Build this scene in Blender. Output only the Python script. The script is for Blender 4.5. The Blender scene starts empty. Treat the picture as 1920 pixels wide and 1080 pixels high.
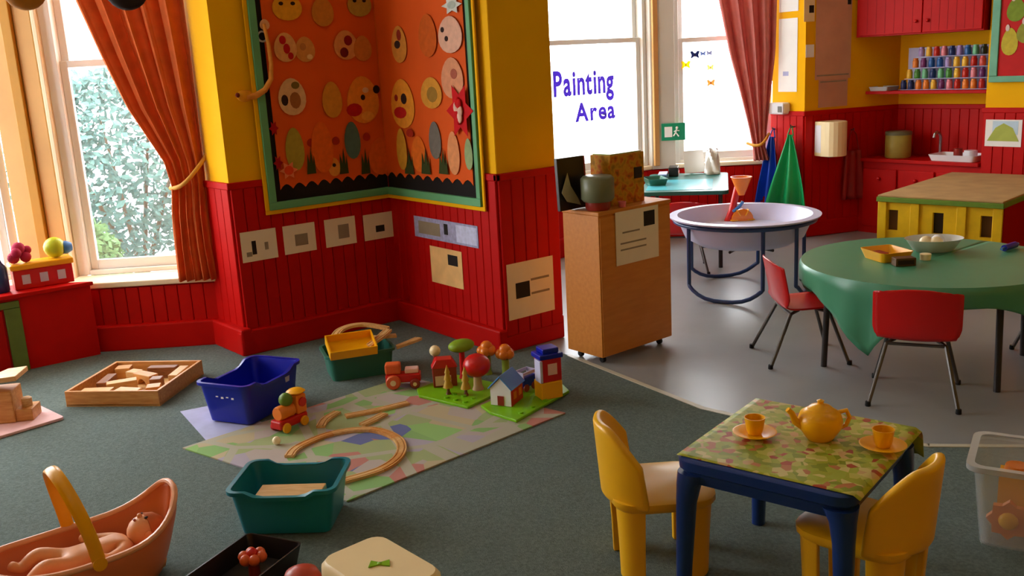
import bpy, bmesh, math, random
from mathutils import Vector, Matrix
random.seed(7)
S = bpy.context.scene
COL = S.collection
# ------------------------------------------------------------------ camera, world, exposure
F = 1790.0; H = 1.6
PITCH, ROLL, YAW = [math.radians(a) for a in (13.2, -3.11, 37.2)]
fw = Vector((math.sin(YAW)*math.cos(PITCH), math.cos(YAW)*math.cos(PITCH), -math.sin(PITCH)))
rt = Vector((math.cos(YAW), -math.sin(YAW), 0)); up = rt.cross(fw)
RA = rt*math.cos(ROLL) + up*math.sin(ROLL); UB = -rt*math.sin(ROLL) + up*math.cos(ROLL)
cd = bpy.data.cameras.new('camera'); cam = bpy.data.objects.new('camera', cd); COL.objects.link(cam)
cd.sensor_fit = 'HORIZONTAL'; cd.sensor_width = 36; cd.lens = F/1920*36; cd.clip_start = .05
cam.matrix_world = Matrix(((RA.x, UB.x, -fw.x, 0), (RA.y, UB.y, -fw.y, 0), (RA.z, UB.z, -fw.z, H), (0, 0, 0, 1)))
S.camera = cam
w = bpy.data.worlds.new('overcast_sky'); S.world = w; w.use_nodes = True
bg = w.node_tree.nodes['Background']; bg.inputs[0].default_value = (.93, .97, 1, 1); bg.inputs[1].default_value = 10.0
S.view_settings.view_transform = 'Standard'; S.view_settings.look = 'None'
S.view_settings.exposure = 0.14; S.view_settings.gamma = 1.0; S.view_settings.use_curve_mapping = False
FILL_W = 2.2          # emission strength of the added ceiling fill panels
CAM = Vector((0, 0, H))
def ray(px, py): return fw + RA*((px-960)/F) - UB*((py-540)/F)
def atz(px, py, z=0.0): d = ray(px, py); return CAM + d*((z-H)/d.z)
def onplane(px, py, P, n): d = ray(px, py); return CAM + d*((Vector(P)-CAM).dot(n)/d.dot(n))
def portal(c, n, wd, ht):
    l = bpy.data.lights.new('window_portal', 'AREA'); l.shape = 'RECTANGLE'; l.size = wd; l.size_y = ht; l.cycles.is_portal = True
    o = bpy.data.objects.new('window_portal', l); COL.objects.link(o); o.location = c
    o.rotation_euler = Vector(n).to_track_quat('-Z', 'Y').to_euler()
# ------------------------------------------------------------------ materials
def lin(c): 
    return tuple((v/255/12.92 if v/255 <= .04045 else ((v/255+.055)/1.055)**2.4) for v in c)
MATS = {}
def mat(name, rgb, rough=.5, spec=.4, noise=(12, .10), bump=0, metal=0, trans=0, alpha=1, emit=0, coat=0, bscale=60):
    if name in MATS: return MATS[name]
    m = bpy.data.materials.new(name); m.use_nodes = True; nt = m.node_tree; b = nt.nodes['Principled BSDF']
    c = lin(rgb)
    tc = nt.nodes.new('ShaderNodeTexCoord'); nz = nt.nodes.new('ShaderNodeTexNoise'); nz.inputs['Scale'].default_value = noise[0]; nz.inputs['Detail'].default_value = 4
    nt.links.new(tc.outputs['Object'], nz.inputs['Vector'])
    mr = nt.nodes.new('ShaderNodeMapRange'); mr.inputs['To Min'].default_value = 1-noise[1]; mr.inputs['To Max'].default_value = 1+noise[1]
    mr.inputs['From Min'].default_value = .25; mr.inputs['From Max'].default_value = .75
    nt.links.new(nz.outputs['Fac'], mr.inputs['Value'])
    mx = nt.nodes.new('ShaderNodeVectorMath'); mx.operation = 'SCALE'; mx.inputs[0].default_value = c
    nt.links.new(mr.outputs['Result'], mx.inputs['Scale']); nt.links.new(mx.outputs['Vector'], b.inputs['Base Color'])
    b.inputs['Roughness'].default_value = rough; b.inputs['Specular IOR Level'].default_value = spec; b.inputs['Metallic'].default_value = metal
    b.inputs['Transmission Weight'].default_value = trans; b.inputs['Alpha'].default_value = alpha; b.inputs['Coat Weight'].default_value = coat
    if emit:
        b.inputs['Emission Color'].default_value = (*c, 1); b.inputs['Emission Strength'].default_value = emit
    if bump:
        n2 = nt.nodes.new('ShaderNodeTexNoise'); n2.inputs['Scale'].default_value = bscale; n2.inputs['Detail'].default_value = 3
        nt.links.new(tc.outputs['Object'], n2.inputs['Vector'])
        bp = nt.nodes.new('ShaderNodeBump'); bp.inputs['Strength'].default_value = bump; bp.inputs['Distance'].default_value = .01
        nt.links.new(n2.outputs['Fac'], bp.inputs['Height']); nt.links.new(bp.outputs['Normal'], b.inputs['Normal'])
    MATS[name] = m; return m
def clear_mat(name, rgb, see=.9, rough=.05):
    m = bpy.data.materials.new(name); m.use_nodes = True; nt = m.node_tree; nt.nodes.clear()
    o = nt.nodes.new('ShaderNodeOutputMaterial'); t = nt.nodes.new('ShaderNodeBsdfTransparent'); g = nt.nodes.new('ShaderNodeBsdfPrincipled'); x = nt.nodes.new('ShaderNodeMixShader')
    nz = nt.nodes.new('ShaderNodeTexNoise'); nz.inputs['Scale'].default_value = 6
    mr = nt.nodes.new('ShaderNodeMapRange'); mr.inputs['To Min'].default_value = 1-see-.02; mr.inputs['To Max'].default_value = 1-see+.02
    nt.links.new(nz.outputs['Fac'], mr.inputs['Value']); nt.links.new(mr.outputs['Result'], x.inputs[0])
    g.inputs['Base Color'].default_value = (*lin(rgb), 1); g.inputs['Roughness'].default_value = rough
    nt.links.new(t.outputs[0], x.inputs[1]); nt.links.new(g.outputs[0], x.inputs[2]); nt.links.new(x.outputs[0], o.inputs[0])
    MATS[name] = m; return m
def ramp_mat(name, kind, scale, stops, rough=.8, bump=0, detail=2):
    """flat print: colour bands chosen by a voronoi or noise pattern"""
    m = bpy.data.materials.new(name); m.use_nodes = True; nt = m.node_tree; b = nt.nodes['Principled BSDF']
    tc = nt.nodes.new('ShaderNodeTexCoord')
    if kind == 'voronoi':
        t = nt.nodes.new('ShaderNodeTexVoronoi'); t.inputs['Scale'].default_value = scale
        sp = nt.nodes.new('ShaderNodeSeparateColor'); nt.links.new(t.outputs['Color'], sp.inputs[0]); out = sp.outputs[0]
    else:
        t = nt.nodes.new('ShaderNodeTexNoise'); t.inputs['Scale'].default_value = scale; t.inputs['Detail'].default_value = detail; out = t.outputs['Fac']
    nt.links.new(tc.outputs['Object'], t.inputs['Vector'])
    r = nt.nodes.new('ShaderNodeValToRGB'); r.color_ramp.interpolation = 'CONSTANT' if kind == 'voronoi' else 'LINEAR'
    while len(r.color_ramp.elements) < len(stops): r.color_ramp.elements.new(.5)
    for e, (p, c) in zip(r.color_ramp.elements, stops): e.position = p; e.color = (*lin(c), 1)
    nt.links.new(out, r.inputs[0]); nt.links.new(r.outputs[0], b.inputs['Base Color']); b.inputs['Roughness'].default_value = rough
    b.inputs['Specular IOR Level'].default_value = .25
    MATS[name] = m; return m, nt, r, b, tc
def wood(name, rgb, rgb2, scale=3, rough=.45):
    m = bpy.data.materials.new(name); m.use_nodes = True; nt = m.node_tree; b = nt.nodes['Principled BSDF']
    tc = nt.nodes.new('ShaderNodeTexCoord'); mp = nt.nodes.new('ShaderNodeMapping'); mp.inputs['Scale'].default_value = (scale, scale*6, scale*6)
    nz = nt.nodes.new('ShaderNodeTexNoise'); nz.inputs['Scale'].default_value = 4; nz.inputs['Detail'].default_value = 5
    nt.links.new(tc.outputs['Object'], mp.inputs[0]); nt.links.new(mp.outputs[0], nz.inputs['Vector'])
    r = nt.nodes.new('ShaderNodeValToRGB'); r.color_ramp.elements[0].position = .3; r.color_ramp.elements[1].position = .7
    r.color_ramp.elements[0].color = (*lin(rgb), 1); r.color_ramp.elements[1].color = (*lin(rgb2), 1)
    nt.links.new(nz.outputs['Fac'], r.inputs[0]); nt.links.new(r.outputs[0], b.inputs['Base Color']); b.inputs['Roughness'].default_value = rough
    MATS[name] = m; return m
# ------------------------------------------------------------------ mesh builder
class MB:
    def __init__(s): s.v = []; s.f = []; s.smooth = False
    def add(s, vs, fs):
        k = len(s.v); s.v += [tuple(a) for a in vs]; s.f += [tuple(i+k for i in q) for q in fs]; return s
    def box(s, c, d, rz=0, R=None):
        M = R or Matrix.Rotation(rz, 3, 'Z'); c = Vector(c)
        vs = [c + M @ Vector((x*d[0]/2, y*d[1]/2, z*d[2]/2)) for x in (-1, 1) for y in (-1, 1) for z in (-1, 1)]
        return s.add(vs, [(0,1,3,2),(4,6,7,5),(0,4,5,1),(2,3,7,6),(0,2,6,4),(1,5,7,3)])
    def bx(s, x0, x1, y0, y1, z0, z1): return s.box(((x0+x1)/2, (y0+y1)/2, (z0+z1)/2), (abs(x1-x0), abs(y1-y0), abs(z1-z0)))
    def prism(s, poly, z0, z1, M=None):
        """2D polygon (xy) extruded z0..z1, mapped by M (4x4)"""
        n = len(poly); vs = [Vector((x, y, z0)) for x, y in poly] + [Vector((x, y, z1)) for x, y in poly]
        if M: vs = [M @ a for a in vs]
        return s.add(vs, [tuple(range(n-1, -1, -1)), tuple(range(n, 2*n))] + [(i, (i+1) % n, n+(i+1) % n, n+i) for i in range(n)])
    def lathe(s, prof, c=(0, 0, 0), n=24, axis='Z', sx=1, sy=1, cap=True):
        c = Vector(c); vs = []; fs = []; m = len(prof)
        for i in range(n):
            a = 2*math.pi*i/n
            for r, z in prof:
                p = Vector((r*math.cos(a)*sx, r*math.sin(a)*sy, z))
                if axis == 'X': p = Vector((p.z, p.x, p.y))
                if axis == 'Y': p = Vector((p.x, p.z, p.y))
                vs.append(c+p)
        for i in range(n):
            j = (i+1) % n
            for k in range(m-1): fs.append((i*m+k, j*m+k, j*m+k+1, i*m+k+1))
        if cap:
            if prof[0][0] > 1e-5: fs.append(tuple(i*m for i in range(n-1, -1, -1)))
            if prof[-1][0] > 1e-5: fs.append(tuple(i*m+m-1 for i in range(n)))
        s.smooth = True
        return s.add(vs, fs)
    def ball(s, c, r, n=16, sx=1, sy=1, sz=1):
        m = max(6, n//2); prof = [(max(r*math.sin(math.pi*k/m), 1e-4), -r*math.cos(math.pi*k/m)*sz) for k in range(m+1)]
        return s.lathe(prof, c, n, 'Z', sx, sy)
    def tube(s, pts, r, n=8, closed=False, flat=1):
        pts = [Vector(p) for p in pts]; m = len(pts); vs = []; fs = []; prev = None
        rr = r if isinstance(r, (list, tuple)) else [r]*m
        for i, p in enumerate(pts):
            a = pts[(i-1) % m] if (closed or i) else p; b = pts[(i+1) % m] if (closed or i < m-1) else p
            t = (b-a).normalized()
            u = prev if prev else Vector((0, 0, 1)) if abs(t.z) < .9 else Vector((1, 0, 0))
            u = (u - t*u.dot(t)).normalized(); v = t.cross(u); prev = u
            for k in range(n):
                g = 2*math.pi*k/n; vs.append(p + (u*math.cos(g)*flat + v*math.sin(g))*rr[i])
        for i in range(m if closed else m-1):
            j = (i+1) % m
            for k in range(n): fs.append((i*n+k, i*n+(k+1) % n, j*n+(k+1) % n, j*n+k))
        if not closed: fs += [tuple(range(n-1, -1, -1)), tuple((m-1)*n+k for k in range(n))]
        s.smooth = True
        return s.add(vs, fs)
    def grid(s, fn, nu, nv, wrap=False):
        vs = [fn(i/nu, j/nv) for i in range(nu+1) for j in range(nv+1)]
        fs = [(i*(nv+1)+j, (i+1)*(nv+1)+j, (i+1)*(nv+1)+j+1, i*(nv+1)+j+1) for i in range(nu) for j in range(nv)]
        s.smooth = True
        return s.add(vs, fs)
    def build(s, name, m, parent=None, bevel=0, solid=0, sub=0, smooth=None, loc=None, rz=0):
        me = bpy.data.meshes.new(name); me.from_pydata(s.v, [], s.f); me.validate()
        bm = bmesh.new(); bm.from_mesh(me); bmesh.ops.recalc_face_normals(bm, faces=bm.faces); bm.to_mesh(me); bm.free()
        o = bpy.data.objects.new(name, me); COL.objects.link(o)
        me.materials.append(m if not isinstance(m, str) else MATS[m])
        sm = s.smooth if smooth is None else smooth
        if sm:
            me.polygons.foreach_set('use_smooth', [True]*len(me.polygons)); me.set_sharp_from_angle(angle=math.radians(45))
        if solid: md = o.modifiers.new('solid', 'SOLIDIFY'); md.thickness = solid; md.offset = 0
        if bevel: md = o.modifiers.new('bevel', 'BEVEL'); md.width = bevel; md.segments = 2; md.limit_method = 'ANGLE'
        if sub: md = o.modifiers.new('sub', 'SUBSURF'); md.levels = sub; md.render_levels = sub
        if parent: o.parent = parent
        if loc is not None: o.location = loc
        o.rotation_euler.z = rz
        return o
def tag(o, label=None, cat=None, group=None, kind=None):
    if label: o['label'] = label
    if cat: o['category'] = cat
    if group: o['group'] = group
    if kind: o['kind'] = kind
    return o
def thing(name, label, cat, loc=(0, 0, 0), rz=0, group=None):
    o = bpy.data.objects.new(name, None); COL.objects.link(o); o.empty_display_size = .05
    o.location = loc; o.rotation_euler = (0, 0, rz); return tag(o, label, cat, group)
def struct(o): o['kind'] = 'structure'; return o
def copy_tree(o, parent=None):
    c = o.copy(); COL.objects.link(c); c.parent = parent
    for ch in list(o.children): copy_tree(ch, c)
    return c
def arc(c, r, a0, a1, n, z=0, ry=None):
    return [Vector((c[0]+r*math.cos(math.radians(a0+(a1-a0)*i/n)), c[1]+(ry or r)*math.sin(math.radians(a0+(a1-a0)*i/n)), z)) for i in range(n+1)]
def rrect(wd, ht, r, n=4):
    out = []
    for cx, cy, a in ((wd/2-r, ht/2-r, 0), (-wd/2+r, ht/2-r, 90), (-wd/2+r, -ht/2+r, 180), (wd/2-r, -ht/2+r, 270)):
        for i in range(n+1):
            g = math.radians(a+90*i/n); out.append((cx+r*math.cos(g), cy+r*math.sin(g)))
    return out
# palette
mat('red_paint', (190, 8, 2), .5, .14, (5, .08), .05)
mat('red_dark_paint', (172, 6, 2), .5, .14, (5, .08))
mat('yellow_paint', (246, 182, 0), .65, .10, (3, .05), .04)
mat('cream_paint', (243, 226, 190), .45, .4, (4, .05))
mat('tan_paint', (214, 165, 100), .5, .35, (4, .08))
mat('ochre_paint', (190, 135, 40), .5, .35, (4, .08))
mat('white_paint', (240, 240, 236), .4, .4, (4, .03))
mat('grey_paint', (205, 200, 190), .45, .4, (4, .04))
mat('ceiling_paint', (238, 234, 222), .8, .2, (4, .03))
mat('carpet', (108, 122, 118), .95, .1, (90, .28), .6, bscale=260)
mat('lino', (150, 154, 156), .3, .35, (3, .08), .03)
mat('threshold', (205, 200, 180), .4, .5, (6, .06))
mat('black_paper', (28, 22, 20), .8, .2)
mat('frame_green', (96, 165, 112), .5, .35, (6, .08))
mat('orange_paper', (226, 88, 8), .75, .25, (3, .10))
mat('paper', (240, 225, 195), .75, .25, (8, .04))
mat('paper_white', (244, 242, 238), .7, .25, (8, .03))
mat('ink', (45, 38, 34), .7, .2)
mat('ink_soft', (150, 135, 112), .8, .2)
mat('steel', (92, 88, 84), .35, .5, (10, .1), metal=.6)
mat('dark_rubber', (28, 28, 30), .6, .3)
wood('beech', (200, 132, 62), (224, 165, 95))
wood('pine', (212, 158, 92), (232, 190, 130), 5)
wood('darkwood', (120, 70, 35), (160, 100, 55), 6)
wood('cabinet_veneer', (200, 120, 32), (212, 134, 44), 2, .5)
clear_mat('glass', (255, 255, 255), .93)
clear_mat('clear_plastic', (225, 232, 232), .80, .25)
# ------------------------------------------------------------------ room shell
CEIL = 3.0; WH = 1.02; WHR = 1.08
V2 = lambda a: Vector((a[0], a[1], 0))
def slab(name, p0, p1, z0, z1, m, parent=None, t=.12, e0=0, e1=0, push=0):
    """vertical slab from p0 to p1 (room side is to the RIGHT of p0->p1... thickness goes to the left)"""
    a = V2(p0); b = V2(p1); u = (b-a).normalized(); n = Vector((-u.y, u.x, 0))
    a = a-u*e0+n*push; b = b+u*e1+n*push
    mb = MB(); q = [a, b, b+n*t, a+n*t]
    mb.add([p+Vector((0, 0, z0)) for p in q]+[p+Vector((0, 0, z1)) for p in q], [(3,2,1,0),(4,5,6,7),(0,1,5,4),(1,2,6,5),(2,3,7,6),(3,0,4,7)])
    return mb.build(name, m, parent)
PLANKS = {}
def planks(parent, p0, p1, z0, z1, wd=.078, th=.014, m='red_paint'):
    a = V2(p0); b = V2(p1); L = (b-a).length; u = (b-a)/L; n = max(1, round(L/wd)); wdt = L/n
    key = (round(wdt, 4), round(z1-z0, 3))
    if key not in PLANKS:
        h = wdt/2; c = .0045
        mb = MB(); mb.prism([(-h+.001, 0), (h-.001, 0), (h-.001, -th+c), (h-c, -th), (-h+c, -th), (-h+.001, -th+c)], 0, z1-z0)
        o = mb.build('plank', m, parent); PLANKS[key] = o.data; first = o
    else: first = None
    for i in range(n):
        o = first if (first and i == 0) else bpy.data.objects.new('plank', PLANKS[key])
        if not (first and i == 0): COL.objects.link(o); o.parent = parent
        o.location = a+u*(i+.5)*wdt+Vector((0, 0, z0)); o.rotation_euler = (0, 0, math.atan2(u.y, u.x))
def rail(name, p0, p1, z0, z1, out, m, parent=None, e0=0, e1=0, bevel=.006):
    """moulding standing proud of the wall on its room side"""
    a = V2(p0); b = V2(p1); u = (b-a).normalized(); n = Vector((-u.y, u.x, 0)); a = a-u*e0; b = b+u*e1
    mb = MB(); q = [a-n*out, b-n*out, b+n*.01, a+n*.01]
    mb.add([p+Vector((0, 0, z0)) for p in q]+[p+Vector((0, 0, z1)) for p in q], [(3,2,1,0),(4,5,6,7),(0,1,5,4),(1,2,6,5),(2,3,7,6),(3,0,4,7)])
    return mb.build(name, m, parent, bevel=bevel)
def panelled(side, p0, p1, wh=WH, base=.14, bout=.06, be=(0, 0), re=(0, 0), t=.12, ext=(0, 0)):
    w_ = struct(slab('wall_'+side, p0, p1, wh, CEIL, 'yellow_paint', t=t, e0=ext[0], e1=ext[1]))
    slab('wainscot_backing', p0, p1, 0, wh, 'red_dark_paint', w_, t=t, e0=ext[0], e1=ext[1])
    planks(w_, p0, p1, base, wh-.03)
    rail('dado_rail', p0, p1, wh-.04, wh, .02, 'red_paint', w_, *re)
    struct(rail('baseboard_'+side, p0, p1, 0, base, bout, 'red_paint', None, *be, bevel=.012))
    return w_
# p0 -> p1 always runs left to right as seen from inside the room
XA, XB, YA, YC, XC = 2.05, 3.11, 5.33, 4.18, 3.53
panelled('alcove', (XA, YA), (XB, YA), base=.15, be=(.06, 0), ext=(0, .1), re=(0.02, 0))
panelled('return', (XB, YA), (XB, YC), bout=.05, be=(0, .012), base=.14, re=(0, 0.02), ext=(.1, -.003))
panelled('pillar', (XB, YC), (XC, YC), bout=.012, base=.10, re=(0.02, 0.02), be=(.012, .012), ext=(-.003, -.003))
panelled('pillar_side', (XC, YC), (XC, 5.45), bout=.012, be=(.012, 0), ext=(-.003, .02))
B0, B1, B2, B3 = (-.6, 6.40), (1.0, 6.40), (2.03, 5.68), (XA, YA)
panelled('bay_reveal', B2, B3, base=.165, be=(0, .06), re=(0, .02))
SILL = .40
def low_wall(side, p0, p1, z1, base=.165, bout=.05, top=2.75):
    w_ = struct(slab('wall_'+side, p0, p1, 0, z1, 'red_dark_paint', t=.30, e0=.05, e1=.05))
    planks(w_, p0, p1, base, z1-.01)
    struct(rail('baseboard_'+side, p0, p1, 0, base, bout, 'red_paint', bevel=.012))
    struct(slab('wall_'+side+'_head', p0, p1, top, CEIL, 'yellow_paint', t=.30, e0=.1, e1=.1))
low_wall('bay_canted', B1, B2, SILL)
low_wall('bay_front', B0, B1, SILL)
low_wall('bay_far_side', (-1.53, 5.70), B0, SILL)
panelled('bay_far_reveal', (-1.65, YA), (-1.53, 5.70))
panelled('back', (-2.6, YA), (-1.65, YA))
struct(slab('wall_left', (-2.6, -3.0), (-2.6, YA), 0, CEIL, 'yellow_paint', e0=.12, e1=.12))
struct(slab('wall_front', (7.85, -3.0), (-2.6, -3.0), 0, CEIL, 'yellow_paint', e0=.12, e1=.12))
# painting bay
C0, C1, C2, C3 = (XC, 5.45), (4.2, 6.0), (6.2, 6.0), (7.0, 5.32)
RS = .62
low_wall('painting_far_side', C0, C1, RS); low_wall('painting_front', C1, C2, RS); low_wall('painting_canted', C2, C3, RS)
D0, D1 = (6.95, 4.95), (7.85, 4.63)
panelled('painting_reveal', C3, D0, WHR, re=(0, .02), bout=.02)
panelled('towel_side', D0, D1, WHR, re=(.02, 0), bout=.02, ext=(0, .1))
XE, YE, XF = 7.85, 3.67, 7.45
panelled('recess', D1, (XE, YE), WHR, bout=.02, ext=(.1, .1))
panelled('breast_side', (XE, YE), (XF, YE), WHR, bout=.02, ext=(0, -.003))
panelled('breast', (XF, YE), (XF, 2.0), WHR, bout=.02, re=(.02, .02))
struct(slab('wall_breast_end', (XF, 2.0), (XE, 2.0), 0, CEIL, 'yellow_paint'))
struct(slab('wall_right', (XE, 2.0), (XE, -3.0), 0, CEIL, 'yellow_paint', e0=.1, e1=.12))
# ceiling, floor, carpet
mb = MB(); mb.bx(-2.9, 8.2, -3.2, 7.1, CEIL, CEIL+.1); struct(mb.build('ceiling', 'ceiling_paint'))
mb = MB(); mb.bx(-2.9, 8.2, -3.2, 7.0, -.12, 0); struct(mb.build('floor', 'lino'))
edge = [(3.31, 4.16), (3.31, 3.87), (3.19, 2.80), (3.25, 2.45), (3.49, 1.87), (3.75, 1.60), (4.4, .95), (7.84, -2.5)]
mb = MB(); mb.prism([(-2.6, -2.99)]+[(7.84, -2.99)]+edge[::-1]+[(XB, 4.16), (XB, YA), (XA, YA), (2.03, 5.68), (1.0, 6.39), (-.6, 6.39), (-1.53, 5.7), (-1.65, YA), (-2.6, YA)], .0005, .006)
struct(mb.build('floor_carpet', 'carpet'))
mb = MB()
for a, b in zip(edge[1:-1], edge[2:]):
    a = V2(a); b = V2(b); u = (b-a).normalized(); n = Vector((-u.y, u.x, 0))*.014
    q = [a-n, b-n+u*.004, b+n+u*.004, a+n]; mb.add([p+Vector((0, 0, .0004)) for p in q]+[p+Vector((0, 0, .009)) for p in q], [(3,2,1,0),(4,5,6,7),(0,1,5,4),(1,2,6,5),(2,3,7,6),(3,0,4,7)])
struct(mb.build('trim_1', 'threshold'))
# ------------------------------------------------------------------ windows
NW = [0]
def window(p0, p1, z0, z1, rail_z, back, jl=.05, jr=.05, m='white_paint', lining=True):
    """sash window filling p0..p1, glass `back` metres behind the wall line"""
    NW[0] += 1
    a = V2(p0); b = V2(p1); L = (b-a).length; u = (b-a)/L; n = Vector((-u.y, u.x, 0))
    o = bpy.data.objects.new('window_%d' % NW[0], None); COL.objects.link(o); o.location = a+n*back; o.rotation_euler.z = math.atan2(u.y, u.x); struct(o)
    f = MB(); f.bx(0, jl, -.04, .08, z0, z1); f.bx(L-jr, L, -.04, .08, z0, z1); f.bx(jl, L-jr, -.04, .08, z1-.06, z1); f.bx(jl, L-jr, -.04, .08, z0, z0+.03); f.build('window_frame', m, o, bevel=.004)
    def sash(y, za, zb, bot):
        s = MB(); s.bx(jl, jl+.045, y, y+.035, za, zb); s.bx(L-jr-.045, L-jr, y, y+.035, za, zb); s.bx(jl+.045, L-jr-.045, y, y+.035, za, za+bot); s.bx(jl+.045, L-jr-.045, y, y+.035, zb-.04, zb)
        so = s.build('sash', m, o, bevel=.004)
        p = MB(); p.bx(jl+.04, L-jr-.04, y+.014, y+.020, za+bot-.005, zb-.035); p.build('pane', 'glass', so)
    sash(-.005, z0+.03, rail_z+.02, .06); sash(.035, rail_z-.02, z1-.06, .04)
    s = MB(); s.bx(-.0, L, -back-.03, -.04, z0-.035, z0); s.build('sill', 'cream_paint', o, bevel=.008)
    c = a+u*L/2+n*(back-.06); portal((c.x, c.y, (z0+z1)/2), -n, L-.1, z1-z0-.1)
    return o
BK = .28
cu = (V2(B2)-V2(B1)).normalized(); cn = Vector((-cu.y, cu.x, 0))
g0 = V2(B1)+cn*BK
sL = (onplane(137, 240, g0, cn)-g0).dot(cu)
window(tuple((V2(B1)+cu*(sL-.09))[:2]), tuple((V2(B2)+cu*.06)[:2]), SILL+.035, 2.75, 1.74, BK, .07, .07)
xr = onplane(5, 300, (0, 6.68, 0), Vector((0, 1, 0))).x
window(B0, (xr, 6.40), SILL+.035, 2.75, 1.74, BK, .05, .05)
window((-1.53, 5.70), B0, SILL+.035, 2.75, 1.74, .1)
# corner post between the two bay windows, with tan boards and an ochre moulding
pa = V2(B1)+cu*(sL-.09)+cn*(BK-.06); pb = Vector((xr, 6.62, 0))
post = struct(bpy.data.objects.new('trim_2', None)); COL.objects.link(post)
def upright(name, s0, s1, out, m, z0=SILL, z1=2.75):
    u = (pa-pb); L = u.length; u = u/L; n = Vector((-u.y, u.x, 0))
    a = pb+u*L*s0; b = pb+u*L*s1; q = [a-n*out, b-n*out, b+n*.12, a+n*.12]
    mb = MB(); mb.add([p+Vector((0, 0, z0)) for p in q]+[p+Vector((0, 0, z1)) for p in q], [(3,2,1,0),(4,5,6,7),(0,1,5,4),(1,2,6,5),(2,3,7,6),(3,0,4,7)]); mb.build(name, m, post, bevel=.004)
upright('post_core', 0, 1, 0, 'tan_paint'); upright('board', .02, .38, .012, 'tan_paint'); upright('moulding', .40, .58, .035, 'ochre_paint'); upright('board', .60, .90, .012, 'tan_paint'); upright('edge_bead', .92, 1.0, .02, 'cream_paint')
# jamb lining right of the canted window, behind the curtain
lin_ = MB(); a = V2(B2)+cu*.0; q = [a, a+cu*.03, a+cu*.03+cn*BK, a+cn*BK]
lin_.add([p+Vector((0, 0, SILL)) for p in q]+[p+Vector((0, 0, 2.75)) for p in q], [(3,2,1,0),(4,5,6,7),(0,1,5,4),(1,2,6,5),(2,3,7,6),(3,0,4,7)]); struct(lin_.build('trim_3', 'ochre_paint'))
# painting-bay windows
GY = 6.06
xm0 = onplane(1206, 150, (0, GY, 0), Vector((0, 1, 0))).x
window((4.25, 6.0), (xm0, 6.0), RS+.035, 2.75, 1.745, .06, .06, .04)
du = (V2(C3)-V2(C2)).normalized(); dn = Vector((-du.y, du.x, 0))
sm_ = (onplane(1267, 150, V2(C2)+dn*.06, dn)-(V2(C2)+dn*.06)).dot(du)
window(tuple((V2(C2)+du*(sm_-.02))[:2]), C3, RS+.035, 2.75, 1.72, .06, .04, .05)
window(C0, C1, RS+.035, 2.75, 1.745, .06)
mp_ = struct(bpy.data.objects.new('trim_4', None)); COL.objects.link(mp_)
e1_ = V2(C2)+du*(sm_-.02); m0 = Vector((xm0, 5.97, 0))
mb = MB(); q = [m0, Vector((6.2, 5.95, 0)), e1_-dn*.03, e1_+dn*.14, Vector((6.25, 6.15, 0)), Vector((xm0, 6.12, 0))]
mb.prism([(p.x, p.y) for p in q], RS, 2.75); mb.build('mullion_post', 'grey_paint', mp_, bevel=.004)
mb = MB(); mb.box((6.2, 5.945, 1.7), (.05, .03, 2.1), -.3); mb.build('bead', 'tan_paint', mp_, bevel=.006)
# ------------------------------------------------------------------ outdoors
mat('paving', (190, 192, 190), .9, .2, (3, .12)); mat('leaf_pale', (84, 118, 112), .8, .2, (20, .4)); mat('leaf_green', (90, 124, 78), .8, .2, (20, .4)); mat('bark', (90, 75, 60), .9, .1); mat('stone_pale', (205, 208, 205), .9, .1, (6, .2))
mb = MB(); mb.bx(-14, 22, 7.2, 40, -.6, -.4); struct(mb.build('ground', 'paving'))
def shrub(label, x, y, z, r, h, n, m, seed):
    rnd = random.Random(seed); t = thing('garden_shrub', label, 'shrub', (x, y, z))
    mb = MB()
    for k in range(n):
        a = rnd.uniform(0, 6.28); e = rnd.uniform(-1, 1); rr = rnd.uniform(.55, 1)**.5
        c = Vector((math.cos(a)*r*rr*math.sqrt(1-e*e*.8), math.sin(a)*r*rr*math.sqrt(1-e*e*.8), h*.55+e*h*.45*rr))
        d = Vector((rnd.uniform(-1, 1), rnd.uniform(-1, 1), rnd.uniform(-.6, 1))).normalized(); s_ = rnd.uniform(.035, .07)
        p = d.orthogonal().normalized()*s_*.5; mb.add([c-d*s_, c+p, c+d*s_, c-p], [(0, 1, 2, 3)])
    f = mb.build('foliage', m, t, smooth=False); f['kind'] = 'stuff'
    st = MB(); 
    for k in range(4):
        a = k*1.6; st.tube([(0, 0, 0), (math.cos(a)*r*.3, math.sin(a)*r*.3, h*.4), (math.cos(a)*r*.6, math.sin(a)*r*.6, h*.75)], [.03, .02, .01], 6)
    st.build('stem', 'bark', t)
shrub('pale blue-green leafy shrub outside the left window', 2.8, 9.9, -.4, 1.1, 2.2, 6000, 'leaf_pale', 1)
shrub('lower fresh green shrub outside the left window', 1.78, 8.2, -.4, .40, 1.0, 1200, 'leaf_green', 2)
for i, (x, y, sx, sz) in enumerate(((2.62, 8.15, .5, .62), (3.12, 8.25, .35, .8))):
    mb = MB(); mb.ball((0, 0, sz*.5), .5, 14, sx, .3, sz); o = mb.build('garden_rock', 'stone_pale', None, loc=(x, y, -.41))
    tag(o, ['broad pale rock in the garden outside the left window', 'taller pale rock in the garden outside the left window'][i], 'rock')
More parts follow.
